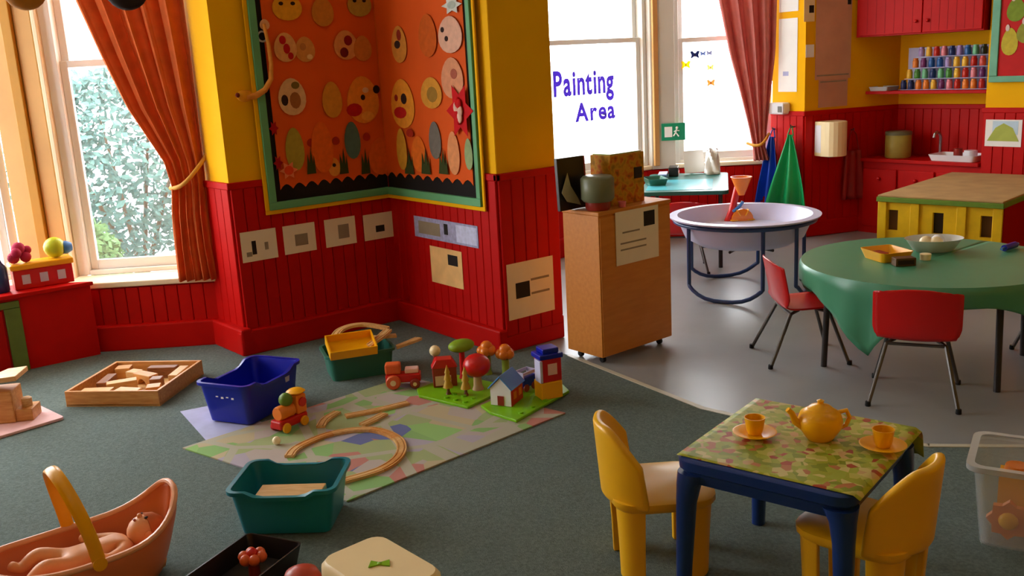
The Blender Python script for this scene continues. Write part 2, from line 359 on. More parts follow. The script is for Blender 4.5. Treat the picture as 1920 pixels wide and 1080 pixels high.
# ------------------------------------------------------------------ unseen fill panels added to brighten the interior (above and behind the view)
mat('fill_diffuser', (255, 238, 205), .5, .2, (4, .01), emit=FILL_W)
LP = [(0.3, 1.0, 'above the toy table end of the carpet'), (3.4, 0.4, 'above the space beside the small table'), (6.0, 2.2, 'above the round table by the red cupboards'), (.2, 3.8, 'above the play mat by the bay'), (5.0, -1.4, 'nearest the front right corner'), (-.8, -1.4, 'nearest the front left corner')]
for x, y, wh_ in LP:
    t = thing('added_fill_panel', 'added square white fill panel on the ceiling '+wh_, 'fill light', (x, y, CEIL), 0, 'added ceiling fill panels')
    mb = MB(); mb.bx(-.32, .32, -.32, .32, -.05, 0); mb.build('housing', 'white_paint', t, bevel=.005)
    mb = MB(); mb.bx(-.29, .29, -.29, .29, -.062, -.051); mb.build('diffuser', 'fill_diffuser', t)
# ------------------------------------------------------------------ curtains
mat('curtain_orange', (216, 114, 60), .85, .2, (14, .12)); mat('curtain_pink', (208, 128, 120), .85, .2, (14, .12)); mat('rope_gold', (222, 160, 62), .6, .3)
def curtain(label, m, P, u, n, rows, folds, tie=None):
    """rows: (py, left px, right px) of the hanging cloth on the plane P/n; u runs right"""
    t = thing('curtain', label, 'curtain', P)
    data = []
    for py, a, b in rows:
        A = onplane(a, py, P, n); B = onplane(b, py, P, n); data.append(((A.z+B.z)/2, (A-Vector(P)).dot(u), (B-Vector(P)).dot(u)))
    data.sort(reverse=True)
    def at(v):
        q = v*(len(data)-1); i = min(int(q), len(data)-2); f = q-i
        return [data[i][k]*(1-f)+data[i+1][k]*f for k in range(3)]
    def fn(iu, iv):
        z, s0, s1 = at(iv); wv = s1-s0; amp = .018+.02*min(1, wv/.4)
        ph = math.sin(iu*folds*2*math.pi+math.sin(iv*4)*.5)*amp+math.sin(iu*folds*4.7*math.pi+1)*amp*.35
        p = u*(s0+wv*(iu+.012*math.sin(iu*folds*4*math.pi)))-n*(ph+.03); return (p.x, p.y, z-P[2])
    mb = MB(); mb.grid(fn, 72, 36); mb.build('drape', m, t, solid=.004)
    if tie:
        (x0, y0), (x1, y1) = tie; A = onplane(x0, y0, P, n); B = onplane(x1, y1, P, n); mid = (A+B)/2
        pts = []
        for k in range(17):
            f = k/16; q = A.lerp(B, f)-n*(.02+.085*math.sin(math.pi*f)); q.z -= .05*math.sin(math.pi*f); pts.append(q-Vector(P))
        mb = MB(); mb.tube(pts, .013, 8); mb.build('tieback', 'rope_gold', t)
    return t
Pc = V2(B1)-cn*.03; Pc.z = SILL
curtain('orange-brown curtain tied back at the left bay window', 'curtain_orange', tuple(Pc), cu, cn,
        [(-200, 70, 320), (-100, 110, 333), (0, 150, 346), (100, 196, 360), (200, 246, 372), (300, 312, 384), (345, 326, 388), (400, 326, 392), (460, 331, 400), (523, 338, 413)], 5, ((322, 352), (388, 292)))
Pd = V2(C2)-dn*.06
Pd.z = RS
curtain('dusty pink curtain tied back at the painting area window', 'curtain_pink', tuple(Pd), du, dn,
        [(-220, 1300, 1456), (-100, 1322, 1456), (0, 1346, 1455), (100, 1366, 1452), (180, 1388, 1443), (240, 1403, 1437), (275, 1410, 1434), (300, 1412, 1442)], 4, ((1400, 268), (1441, 250)))
# ------------------------------------------------------------------ lettering, exit sign and stickers at the painting window
mat('purple_vinyl', (112, 84, 186), .5, .3)
def backlit(name, k=.25):
    nt = MATS[name].node_tree; b = nt.nodes['Principled BSDF']; t = nt.nodes.new('ShaderNodeBsdfTranslucent'); x = nt.nodes.new('ShaderNodeMixShader'); x.inputs[0].default_value = k
    src = b.inputs['Base Color'].links[0].from_socket; nt.links.new(src, t.inputs[0]); o = nt.nodes['Material Output']
    nt.links.new(b.outputs[0], x.inputs[1]); nt.links.new(t.outputs[0], x.inputs[2]); nt.links.new(x.outputs[0], o.inputs[0])
backlit('purple_vinyl', .6); backlit('curtain_orange'); backlit('curtain_pink'); mat('exit_green', (20, 140, 100), .5, .3)
def text_mesh(ch, size):
    c = bpy.data.curves.new('txt', 'FONT'); c.body = ch; c.size = size; c.extrude = .0015; c.resolution_u = 3; c.offset = size*.03
    o = bpy.data.objects.new('txt', c); COL.objects.link(o)
    dg = bpy.context.evaluated_depsgraph_get(); me = bpy.data.meshes.new_from_object(o.evaluated_get(dg))
    bpy.data.objects.remove(o); bpy.data.curves.remove(c); return me
NY = Vector((0, 1, 0))
def lettering(name, label, word, p0, p1, baseline_z, size, y):
    t = thing(name, label, 'lettering', (p0, y, baseline_z), 0, 'purple window lettering')
    ms = [text_mesh(c, size) for c in word]; ws = [max(v.co.x for v in m.vertices)+size*.06 for m in ms]
    k = (p1-p0)/sum(ws); x = 0
    for m_, wv in zip(ms, ws):
        o = bpy.data.objects.new('letter', m_); COL.objects.link(o); o.parent = t; m_.materials.append(MATS['purple_vinyl'])
        o.scale.x = k; o.location.x = x; o.rotation_euler.x = math.pi/2; x += wv*k
LY = 6.045
a = onplane(1037, 180, (0, LY, 0), NY); b = onplane(1153, 170, (0, LY, 0), NY)
lettering('window_lettering', 'purple letters spelling Painting on the window pane', 'Painting', a.x, b.x, (a.z+b.z)/2-.005, .28, LY)
a = onplane(1080, 215, (0, LY, 0), NY); b = onplane(1155, 208, (0, LY, 0), NY)
lettering('window_lettering', 'purple letters spelling Area below the word Painting', 'Area', a.x, b.x, (a.z+b.z)/2-.055, .21, LY)
Pe = V2(C2)+du*sm_-dn*.05
a = onplane(1240, 232, Pe, dn); b = onplane(1285, 262, Pe, dn)
t = thing('exit_sign', 'small green sign with a white running figure beside the window mullion', 'sign', ((a+b)/2), math.atan2(du.y, du.x))
ws_ = (b-a).dot(du)/2; hs_ = abs(a.z-b.z)/2
mb = MB(); mb.bx(-ws_, ws_, -.004, .004, -hs_, hs_); mb.build('plate', 'exit_green', t, bevel=.002)
mb = MB(); mb.bx(-ws_*.75, -ws_*.1, -.006, -.004, -hs_*.6, hs_*.6); mb.build('door_symbol', 'paper_white', t)
mb = MB(); mb.ball((ws_*.3, -.006, hs_*.45), hs_*.16, 10, 1, .3, 1); mb.tube([(ws_*.28, -.006, hs_*.3), (ws_*.2, -.006, -hs_*.1), (ws_*.45, -.006, -hs_*.55)], .006, 6); mb.tube([(ws_*.2, -.006, -hs_*.1), (ws_*.0, -.006, -hs_*.5)], .006, 6); mb.tube([(ws_*.5, -.006, hs_*.1), (ws_*.25, -.006, hs_*.15), (ws_*.05, -.006, -.0)], .005, 6); mb.build('running_figure', 'paper_white', t)
for nm, px, py, r, c in (('dark blue', 1303, 103, 8, (60, 70, 110)), ('small grey-blue', 1318, 101, 5, (130, 140, 170)), ('small grey', 1330, 100, 5, (150, 150, 170)), ('yellow', 1286, 122, 8, (250, 215, 60)), ('pale yellow', 1332, 127, 6, (235, 215, 140)), ('orange', 1333, 156, 7, (225, 160, 100))):
    P = onplane(px, py, V2(C2)-dn*.0+dn*.048, dn); rr = r/F*(P-CAM).length
    mat('sticker_'+nm, c, .5, .3); backlit('sticker_'+nm, .7); t = thing('butterfly_sticker', nm+' butterfly sticker on the pane beside the pink curtain', 'sticker', P, math.atan2(du.y, du.x), 'stickers on the window')
    for sg in (-1, 1):
        mb = MB(); mb.prism([(0, -.25*rr), (sg*rr, -.9*rr), (sg*rr*.8, 0), (sg*rr*1.1, .8*rr), (sg*rr*.5, .9*rr), (0, .25*rr)], -.0015, .0015, Matrix.Rotation(math.pi/2, 4, 'X')); mb.build('wing', 'sticker_'+nm, t)
    mb = MB(); mb.tube([(0, 0, -.5*rr), (0, 0, .6*rr)], .1*rr, 6); mb.build('body', 'ink', t)
# ------------------------------------------------------------------ display board in the alcove corner
ZB0, ZB1 = .835, 2.35
YAf = YA-.03; XBf = XB-.03            # board face planes
bx0 = onplane(505, 390, (0, YAf, 0), NY).x
NX = Vector((1, 0, 0))
by1 = onplane(906, 391, (XBf, 0, 0), NX).y
t = thing('display_board', 'corner notice board with green frame, black border and orange backing paper', 'notice board', (XB, YA, ZB0))
def L(x, y, z): return (x-XB, y-YA, z-ZB0)
def lbx(mb, x0, x1, y0, y1, z0, z1): p = L(x0, y0, z0); q = L(x1, y1, z1); return mb.bx(p[0], q[0], p[1], q[1], p[2], q[2])
mb = MB(); lbx(mb, bx0, XBf, YAf+.004, YA-.022, ZB0, ZB1); mb.build('black_border', 'black_paper', t)
mb = MB(); lbx(mb, XBf+.004, XB-.022, by1, YAf, ZB0, ZB1); mb.build('black_border', 'black_paper', t)
for nm, o_, wd, pr, m in (('frame_lip', .025, .025, .006, 'yellow_paint'), ('frame_rail', 0, .045, .018, 'frame_green')):
    mb = MB(); lbx(mb, bx0-o_, XBf, YAf-pr, YAf+.006, ZB0-o_, ZB0-o_+wd); mb.build(nm, m, t, bevel=.003)
    mb = MB(); lbx(mb, XBf-pr, XBf+.006, by1-o_, YAf-pr, ZB0-o_, ZB0-o_+wd); mb.build(nm, m, t, bevel=.003)
    mb = MB(); lbx(mb, bx0-o_, bx0-o_+wd, YAf-pr, YAf+.006, ZB0-o_+wd, ZB1); mb.build(nm, m, t, bevel=.003)
    mb = MB(); lbx(mb, XBf-pr, XBf+.006, by1-o_, by1-o_+wd*.8, ZB0-o_+wd, ZB1); mb.build(nm, m, t, bevel=.003)
    mb = MB(); lbx(mb, bx0-o_, XBf, YAf-pr, YAf+.006, ZB1, ZB1+wd); mb.build(nm, m, t, bevel=.003)
    mb = MB(); lbx(mb, XBf-pr, XBf+.006, by1-o_, YAf-pr, ZB1, ZB1+wd); mb.build(nm, m, t, bevel=.003)
def wavy(n, x0, x1, z0, amp):
    return [(x0+(x1-x0)*i/n, z0+amp*abs(math.sin(i/n*math.pi*9))) for i in range(n+1)]
MA = Matrix(((1, 0, 0, 0), (0, 0, -1, 0), (0, 1, 0, 0), (0, 0, 0, 1)))      # (u,v,w)->(u,-w,v)  facing -Y
MBm = Matrix(((0, 0, -1, 0), (-1, 0, 0, 0), (0, 1, 0, 0), (0, 0, 0, 1)))    # (u,v,w)->(-w,-u,v) facing -X
ox0 = onplane(520, 300, (0, YAf, 0), NY).x; oy1 = onplane(885, 300, (XBf, 0, 0), NX).y
mb = MB(); mb.prism(wavy(54, ox0-XB, XBf-XB, .112, .03)+[(XBf-XB, ZB1-ZB0-.06), (ox0-XB, ZB1-ZB0-.06)], 0, .004, Matrix.Translation((0, YAf-YA+.003, 0)) @ MA); mb.build('backing_paper', 'orange_paper', t)
mb = MB(); mb.prism(wavy(36, YA-YAf+.004, YA-oy1, .112, .03)+[(YA-oy1, ZB1-ZB0-.06), (YA-YAf+.004, ZB1-ZB0-.06)], 0, .004, Matrix.Translation((XBf-XB+.003, 0, 0)) @ MBm); mb.build('backing_paper', 'orange_paper', t)
# paper cut-outs pinned to the board: (zoom x, zoom y, w, h) measured on a 2.7x enlargement
def egg(wd, ht, n=20, k=.12):
    return [(wd/2*math.cos(a)*(1-k*math.sin(a)), ht/2*math.sin(a)) for a in (2*math.pi*i/n for i in range(n))]
def star(wd, ht, p=6, inner=.55):
    return [((wd/2)*(1 if i % 2 == 0 else inner)*math.cos(math.pi*i/p), (ht/2)*(1 if i % 2 == 0 else inner)*math.sin(math.pi*i/p)) for i in range(2*p)]
def pap(c): 
    nm = 'cutout_%d_%d_%d' % c; return mat(nm, c, .75, .2, (30, .12))
KCUT = [0]
def cutout(label, zx, zy, zw, zh, col, marks=(), shape='egg', name='paper_cutout', lift=None):
    px, py = 400+zx/2.7, zy/2.7; hw, hh = zw/5.4, zh/5.4
    KCUT[0] += 1; lf = .006+.0014*(KCUT[0] % 5) if lift is None else lift
    if zx < 925:
        P = (0, YAf, 0); n = NY; M = MA; a = onplane(px-hw, py, P, n); b = onplane(px+hw, py, P, n); wd = b.x-a.x; c = onplane(px, py, P, n); loc = Vector((c.x, YAf-lf, c.z))
    else:
        P = (XBf, 0, 0); n = NX; M = MBm; a = onplane(px-hw, py, P, n); b = onplane(px+hw, py, P, n); wd = a.y-b.y; c = onplane(px, py, P, n); loc = Vector((XBf-lf, c.y, c.z))
    ht = onplane(px, py-hh, P, n).z-onplane(px, py+hh, P, n).z
    poly = egg(wd, ht) if shape == 'egg' else star(wd, ht) if shape == 'star' else [(x*wd, y*ht) for x, y in shape]
    mb = MB(); mb.prism(poly, 0, .0015, M); o = mb.build(name, pap(col), None, loc=loc); tag(o, label, 'paper cutout', 'paper cut-outs on the orange display')
    for nm, mx, my, mw, mh, mc in marks:
        q = MB(); q.prism([(mx*wd+x, my*ht+y) for x, y in egg(mw*wd, mh*ht, 12, 0)], .0016, .0028, M); q.build(nm, pap(mc), o)
    return o
DK = (50, 28, 24); RD = (190, 22, 18); TAN = (226, 160, 90); OY = (228, 158, 30); OL = (188, 150, 60)
eyes = lambda dx=.2, y=.12: (('eye', -dx, y, .16, .14, DK), ('eye', dx, y, .16, .14, DK))
cutout('big yellow round face at the top left of the orange display', 370, 35, 150, 140, OY, eyes())
cutout('plain tan oval near the top of the orange display', 550, 60, 110, 150, (206, 128, 40))
cutout('olive yellow round face at the top middle of the display', 735, 20, 120, 130, OL, eyes())
cutout('tan face with a slanting red stripe, left of the second row', 360, 240, 115, 150, TAN, (('stripe', -.1, .25, .3, .3, RD), ('stripe', .05, -.05, .3, .35, RD), ('stripe', .2, -.3, .25, .25, RD)))
cutout('speckled tan oval beside the red striped face', 462, 250, 100, 130, (214, 142, 66), (('spot', -.1, .1, .3, .3, (190, 120, 60)), ('spot', .2, -.3, .3, .2, (236, 190, 120))))
cutout('peach face with two dark red blotches in the second row', 668, 228, 120, 150, (224, 148, 80), (('blotch', .1, .15, .35, .35, (140, 20, 20)), ('blotch', -.1, -.25, .35, .35, (110, 18, 20))))
cutout('pale tan oval right of the dark red blotched face', 752, 245, 90, 130, (208, 120, 44))
cutout('white and brown speckled face in the third row at left', 395, 490, 140, 190, (222, 176, 120), (('blotch', -.28, -.08, .25, .3, DK), ('patch', .1, -.1, .4, .45, (160, 100, 50)), ('patch', .15, .3, .3, .2, (120, 95, 40))))
cutout('plain mustard egg in the middle of the third row', 597, 505, 100, 185, (212, 140, 40))
cutout('laughing orange face with red lips and dark eyes', 755, 505, 160, 240, (234, 138, 36), (('lips', -.3, -.2, .5, .28, RD), ('eye', 0, .05, .14, .12, DK), ('eye', .45, .2, .22, .18, DK), ('cheek', .1, -.35, .4, .2, (240, 160, 60)), ('eye_white', .1, .2, .2, .12, (236, 190, 140))))
cutout('tall olive green oval low at the left of the display', 410, 755, 95, 220, (170, 150, 50))
cutout('large plain orange petal low on the left side of the display', 548, 745, 110, 260, (228, 100, 18))
cutout('tall dark teal oval low in the middle of the display', 700, 710, 80, 190, (84, 110, 100))
cutout('round pink and orange flower at the lower left edge', 378, 862, 95, 95, (236, 130, 80), (('flower_centre', 0, 0, .5, .5, (226, 70, 20)),), 'star')
cutout('small tan face between the teal oval and the flower', 610, 845, 60, 95, (224, 140, 50), (('eye', 0, .1, .3, .2, DK),))
cutout('wide orange petal low near the board corner', 845, 790, 120, 190, (226, 96, 20))
cutout('small red flower half way down the left border', 303, 650, 50, 80, (170, 14, 14), (), 'star')
cutout('small red flower at the bottom of the left border', 325, 825, 50, 80, (160, 14, 14), (), 'star')
cutout('peach disc at the top of the left border', 255, 125, 50, 55, (236, 176, 120))
cutout('dark round spot with white rim on the left border', 245, 185, 52, 60, (200, 190, 180), (('spot', 0, 0, .7, .7, (24, 20, 24)),))
cutout('narrow tan face with dark marks right of the board corner', 945, 225, 75, 190, (214, 138, 50), (('blotch', -.1, 0, .4, .22, DK), ('mark', .05, .25, .3, .3, (150, 40, 20))))
cutout('orange-brown narrow oval high on the right side of the display', 1090, 180, 90, 220, (206, 92, 20))
cutout('pinkish white face with black dots near the right border', 1205, 175, 120, 190, (228, 176, 150), (('eye', -.3, .15, .15, .15, DK), ('eye', -.15, -.1, .15, .15, DK)))
cutout('white round cut-out at the top right of the display', 1215, 25, 105, 100, (214, 214, 205), (('spot', 0, 0, .4, .4, (180, 190, 180)),), 'star')
cutout('orange face with red mouth right of the board corner', 962, 525, 115, 250, (236, 150, 40), (('lips', -.12, -.18, .55, .24, RD), ('eye', .08, .1, .25, .22, DK), ('eye', -.25, .12, .15, .14, (150, 30, 20))))
cutout('mustard ring face on the right side of the third row', 1108, 470, 105, 160, (220, 152, 50), (('patch', .05, -.05, .5, .5, (160, 120, 44)),))
cutout('pink speckled oval above the big red flower', 1215, 395, 110, 210, (222, 150, 110), (('spot', .1, .1, .3, .25, (170, 90, 70)),))
rf = cutout('big ragged red paper flower with white streaks at the right border', 1262, 560, 135, 300, (205, 12, 20), (), 'star', lift=.02)
for k in range(7):
    a = k*.9; M = MBm; mb = MB(); mb.ball((-.012, -.02*math.cos(a), .045*math.sin(a)), .022, 10, .5, 1, 1.5); mb.build('petal', pap((200, 10, 18)) if k % 3 else pap((236, 190, 170)), rf)
cutout('thin mustard stalk low beside the board corner', 962, 755, 50, 210, (208, 148, 40))
cutout('orange petal low on the right half of the display', 1045, 780, 75, 180, (232, 112, 24))
cutout('grey blue oval low on the right half of the display', 1127, 710, 60, 190, (120, 114, 104))
cutout('tall pale peach strip below the big red flower', 1222, 775, 60, 220, (230, 150, 96))
cutout('pale green strip at the lower right border', 1300, 780, 40, 160, (150, 170, 120))
for lb, x in (('green paper grass tuft at the far left of the display', 488), ('green paper grass tuft left of the teal oval', 655), ('green paper grass tuft right of the teal oval', 765), ('green paper grass tuft next to the thin mustard stalk', 995), ('green paper grass tuft left of the grey blue oval', 1080), ('green paper grass tuft right of the grey blue oval', 1170)):
    cutout(lb, x, 815, 46, 130, (58, 66, 22), (), ((-.5, -.5), (.5, -.5), (.42, .2), (.25, -.15), (.1, .5), (-.1, -.1), (-.3, .3), (-.38, -.1)), 'paper_grass')
for lb, x, y in (('small brown dot between olive oval and orange petal', 490, 722), ('small brown dot left of the teal oval top', 618, 712), ('small brown dot right of the teal oval top', 772, 692), ('small brown dot left of the mustard stalk', 896, 692), ('small brown dot right of the mustard stalk', 1003, 672)):
    cutout(lb, x, y, 36, 42, (170, 40, 14))
# long necked paper animal reaching out over the left frame
pts2 = [(255, 120), (278, 220), (292, 320), (292, 400), (262, 455), (215, 485), (165, 490)]
pts3 = [onplane(400+x/2.7, y/2.7, (0, YAf-.03, 0), NY) for x, y in pts2]
t = thing('paper_animal', 'orange long necked paper animal leaning over the left frame of the display', 'paper cutout', pts3[3], 0, 'paper cut-outs on the orange display')
fine = []
for i in range(len(pts3)-1):
    for k in range(4): fine.append(pts3[i].lerp(pts3[i+1], k/4)-pts3[3])
fine.append(pts3[-1]-pts3[3])
mb = MB(); mb.tube(fine, [.010+.010*i/len(fine) for i in range(len(fine))], 8); mb.build('neck', pap((230, 150, 60)), t)
mb = MB(); hd = pts3[-1]-pts3[3]; mb.ball(hd+Vector((-.005, 0, .005)), .034, 14, 1.5, .5, 1); mb.build('head', pap((228, 150, 24)), t)
mb = MB(); mb.ball(hd+Vector((-.05, -.006, .012)), .014, 10, 1, .7, 1); mb.build('nose', pap((120, 40, 20)), t)
# ------------------------------------------------------------------ papers on the wainscot
def sheet(name, label, cat, quad, plane, marks=(), m='paper', group=None):
    """rectangular sheet; quad = px of left-top and right-bottom"""
    (x0, y0), (x1, y1) = quad
    if plane == 'A': P, n, M = (0, YA-.016, 0), NY, MA
    elif plane == 'C': P, n, M = (0, YC-.016, 0), NY, MA
    elif plane == 'B': P, n, M = (XB-.016, 0, 0), NX, MBm
    elif plane == 'F': P, n, M = (XF-.016, 0, 0), NX, MBm
    else: P, n, M = plane
    a = onplane(x0, y0, P, n); b = onplane(x1, y1, P, n); c = (a+b)/2
    u = M.to_3x3() @ Vector((1, 0, 0)); wd = abs((b-a).dot(u)); ht = abs(a.z-b.z)
    mb = MB(); mb.prism([(-wd/2, -ht/2), (wd/2, -ht/2), (wd/2, ht/2), (-wd/2, ht/2)], 0, .002, M); o = mb.build(name, m, None, loc=c); tag(o, label, cat, group)
    for nm, mx, my, mw, mh, mm in marks:
        q = MB(); q.prism([(mx*wd-mw*wd/2, my*ht-mh*ht/2), (mx*wd+mw*wd/2, my*ht-mh*ht/2), (mx*wd+mw*wd/2, my*ht+mh*ht/2), (mx*wd-mw*wd/2, my*ht+mh*ht/2)], .0021, .003, M); q.build(nm, mm, o)
    return o
G4 = 'row of four picture cards'
sheet('picture_card', 'cream card with dark drawing, leftmost of four below the board', 'card', ((449, 437), (522, 482)), 'A', (('drawing', -.15, -.05, .12, .45, 'ink'), ('drawing', .2, -.05, .1, .25, 'ink_soft'), ('drawing', -.3, -.25, .15, .15, 'ink_soft')), group=G4)
sheet('picture_card', 'cream card with pale sketch, second from left below the board', 'card', ((529, 425), (594, 468)), 'A', (('drawing', .05, -.05, .4, .4, 'ink_soft'),), group=G4)
sheet('picture_card', 'cream card with faint outline, third from left below the board', 'card', ((607, 413), (669, 455)), 'A', (('drawing', .1, 0, .35, .5, 'ink_soft'),), group=G4)
sheet('picture_card', 'cream card with small dark print, rightmost of four below the board', 'card', ((680, 404), (738, 443)), 'A', (('drawing', .05, -.1, .3, .25, 'ink'),), group=G4)
mat('lilac_print', (165, 165, 200), .6, .3, (40, .25)); mat('lilac_light', (205, 210, 240), .6, .3, (40, .15))
sheet('picture_strip', 'wide lilac printed strip below the right half of the board', 'poster', ((776, 404), (898, 466)), 'B', (('picture', .33, 0, .3, .8, 'lilac_light'), ('picture', -.25, 0, .35, .6, 'ink_soft'), ('picture', .02, .1, .06, .5, 'ink')), 'lilac_print')
mat('paper_orange', (246, 196, 128), .75, .2)
sheet('notice_sheet', 'peach notice sheet with dark photo below the lilac strip', 'notice', ((806, 460), (870, 543)), 'B', (('photo', .22, .22, .3, .28, 'ink'),), 'paper_orange')
sheet('notice_sheet', 'cream notice sheet with dark photo on the pillar front', 'notice', ((949, 497), (1040, 580)), 'C', (('photo', -.18, 0, .3, .28, 'ink'), ('text_line', .2, .15, .4, .04, 'ink_soft'), ('text_line', .2, -.1, .4, .04, 'ink_soft')))
# ------------------------------------------------------------------ plain colours for plastics
def pl(name, c, rough=.32): return mat('plastic_'+name, c, rough, .5, (6, .04))
pl('blue', (6, 28, 168)); pl('teal', (24, 128, 146)); pl('green', (48, 110, 92)); pl('yellow', (250, 178, 20)); pl('gold', (255, 184, 10)); pl('red', (205, 16, 16)); pl('navy', (22, 52, 118)); pl('white', (238, 238, 244)); pl('lavender', (206, 206, 238)); pl('lime', (130, 200, 20)); pl('orange', (240, 130, 30)); pl('peach', (240, 150, 105)); pl('pink', (232, 120, 130)); pl('cream', (250, 228, 178)); pl('brown', (110, 70, 40)); pl('grey', (120, 118, 112)); pl('tube_blue', (38, 66, 118)); pl('sky', (70, 130, 200)); pl('black', (30, 26, 28)); pl('maroon', (150, 44, 34)); pl('olive', (150, 170, 60)); pl('aqua', (110, 200, 214))
def loop(wd, dp, r, z, dip=0, nn=10):
    """rounded rectangle with subdivided sides; dip lowers the middle of the long sides"""
    out = []; hx, hy = wd/2, dp/2
    for cx, cy, a in ((hx-r, hy-r, 0), (-hx+r, hy-r, 90), (-hx+r, -hy+r, 180), (hx-r, -hy+r, 270)):
        for i in range(5):
            g = math.radians(a+90*i/4); out.append((cx+r*math.cos(g), cy+r*math.sin(g)))
        g = math.radians(a+90); x0, y0 = cx+r*math.cos(g), cy+r*math.sin(g)
        nx, ny = {0: (-hx+r, hy), 90: (-hx, -hy+r), 180: (hx-r, -hy), 270: (hx, hy-r)}[a]
        for i in range(1, nn): out.append((x0+(nx-x0)*i/nn, y0+(ny-y0)*i/nn))
    res = []
    for x, y in out:
        f = max(0, min(1, (.30-abs(x)/wd)/.08)) if abs(y) > hy-r-.001 else 0
        res.append(Vector((x, y, z-dip*f*f*(3-2*f))))
    return res
def skin_loops(mb, loops, cap0=True, cap1=True):
    n = len(loops[0]); k = len(mb.v); mb.v += [tuple(p) for l in loops for p in l]
    for i in range(len(loops)-1):
        for j in range(n): mb.f.append((k+i*n+j, k+i*n+(j+1) % n, k+(i+1)*n+(j+1) % n, k+(i+1)*n+j))
    if cap0: mb.f.append(tuple(k+j for j in range(n-1, -1, -1)))
    if cap1: mb.f.append(tuple(k+(len(loops)-1)*n+j for j in range(n)))
    mb.smooth = True; return mb
def bin_(name, label, loc, rz, wd, dp, h, m, taper=.82, dip=0.0, cat='storage bin', group=None, lip=.012):
    t = thing(name, label, cat, loc, rz, group); r = .035; th = .004
    mb = MB(); skin_loops(mb, [loop(wd*taper, dp*taper, r*.8, 0), loop(wd-lip*2, dp-lip*2, r, h, dip), loop(wd-lip*2-th*2, dp-lip*2-th*2, r-th, h-.001, dip), loop(wd*taper-th*2, dp*taper-th*2, r*.7, th)]); mb.build('tub', m, t)
    mb = MB(); skin_loops(mb, [loop(wd-lip*2+.001, dp-lip*2+.001, r, h-.014, dip), loop(wd, dp, r+.008, h-.012, dip), loop(wd, dp, r+.008, h+.002, dip), loop(wd-lip*2-th*2, dp-lip*2-th*2, r-th, h+.002, dip)], False, False); mb.build('rim', m, t)
    return t
MZ = .013            # top of the play mat
CZ = .0065           # top of the carpet
# ------------------------------------------------------------------ red window cupboard and toys on it
t = thing('window_cupboard', 'low red cupboard with green edging under the left window', 'cupboard', (.4, 6.0, 0))
mb = MB(); mb.prism([(-.9, .012), (.985, .012), (.56, .325), (-.9, .325)], .0, .44); mb.build('body', 'red_paint', t, bevel=.004)
mb = MB(); mb.prism([(-.92, -.01), (1.0, -.01), (.57, .33), (-.92, .33)], .44, .465); mb.build('top_board', 'red_paint', t, bevel=.005)
mb = MB(); mb.bx(.50, .585, -.006, .012, .0, .385); mb.build('green_stile', mat('edge_green', (92, 118, 48), .5), t, bevel=.003)
mb = MB(); mb.bx(-.9, .585, -.006, .012, .386, .425); mb.build('green_rail', 'edge_green', t, bevel=.003)
mb = MB(); mb.bx(-.2, .49, -.004, .012, .02, .38); d_ = mb.build('door', 'red_dark_paint', t, bevel=.004)
mb = MB(); mb.ball((.40, -.016, .25), .014, 10); mb.build('knob', 'plastic_yellow', d_)
c0 = onplane(28, 532, (0, 6.1, 0), NY); c1 = onplane(138, 520, (0, 6.1, 0), NY); W_ = c1.x-c0.x; xc_ = (c0.x+c1.x)/2
t = thing('toy_garage', 'red toy garage with pale windows and a yellow roof deck on the cupboard', 'toy garage', (xc_, 6.14, .466), -.05)
mb = MB(); mb.bx(-W_/2, W_/2, -.06, .06, 0, .115); mb.build('walls', 'plastic_red', t, bevel=.004)
for k in (-1, 0, 1):
    mb = MB(); mb.bx(k*W_*.3-.022, k*W_*.3+.022, -.063, -.058, .03, .085); mb.build('window', 'plastic_lavender', t)
mb = MB(); mb.bx(-W_/2-.012, W_/2+.012, -.075, .075, .115, .15); mb.build('roof_deck', 'plastic_yellow', t, bevel=.008)
t = thing('pompom_toy', 'crimson pompom toy on the left of the yellow garage roof', 'toy', (xc_-.105, 6.13, .616))
for i, (x, y, z, r) in enumerate(((-.035, 0, .035, .034), (.03, .0, .032, .032), (0, .01, .085, .038), (-.02, -.02, .065, .03), (.045, .015, .07, .026))):
    mb = MB(); mb.ball((x, y, z), r, 12); mb.build('pompom', mat('crimson', (176, 22, 70), .8), t)
t = thing('toy_ball', 'lime and yellow toy ball with blue end on the garage roof', 'toy', (xc_+.09, 6.14, .616))
mb = MB(); mb.ball((0, 0, .062), .062, 18); mb.build('ball', mat('plastic_chartreuse', (196, 205, 40), .35), t)
mb = MB(); mb.lathe([(.038, 0), (.04, .02), (.026, .05), (.001, .056)], (.042, -.012, .055), 14, 'X'); mb.build('end_cap', 'plastic_sky', t)
t = thing('blue_bottle', 'dark navy bottle at the far left end of the cupboard', 'bottle', (onplane(2, 545, (0, 6.12, 0), NY).x, 6.12, .466))
mb = MB(); mb.lathe([(.045, 0), (.05, .01), (.05, .14), (.03, .17), (.02, .2)], n=18); mb.build('body', 'plastic_navy', t)
mb = MB(); mb.lathe([(.024, .2), (.024, .235), (.001, .236)], n=14); mb.build('cap', 'plastic_sky', t)
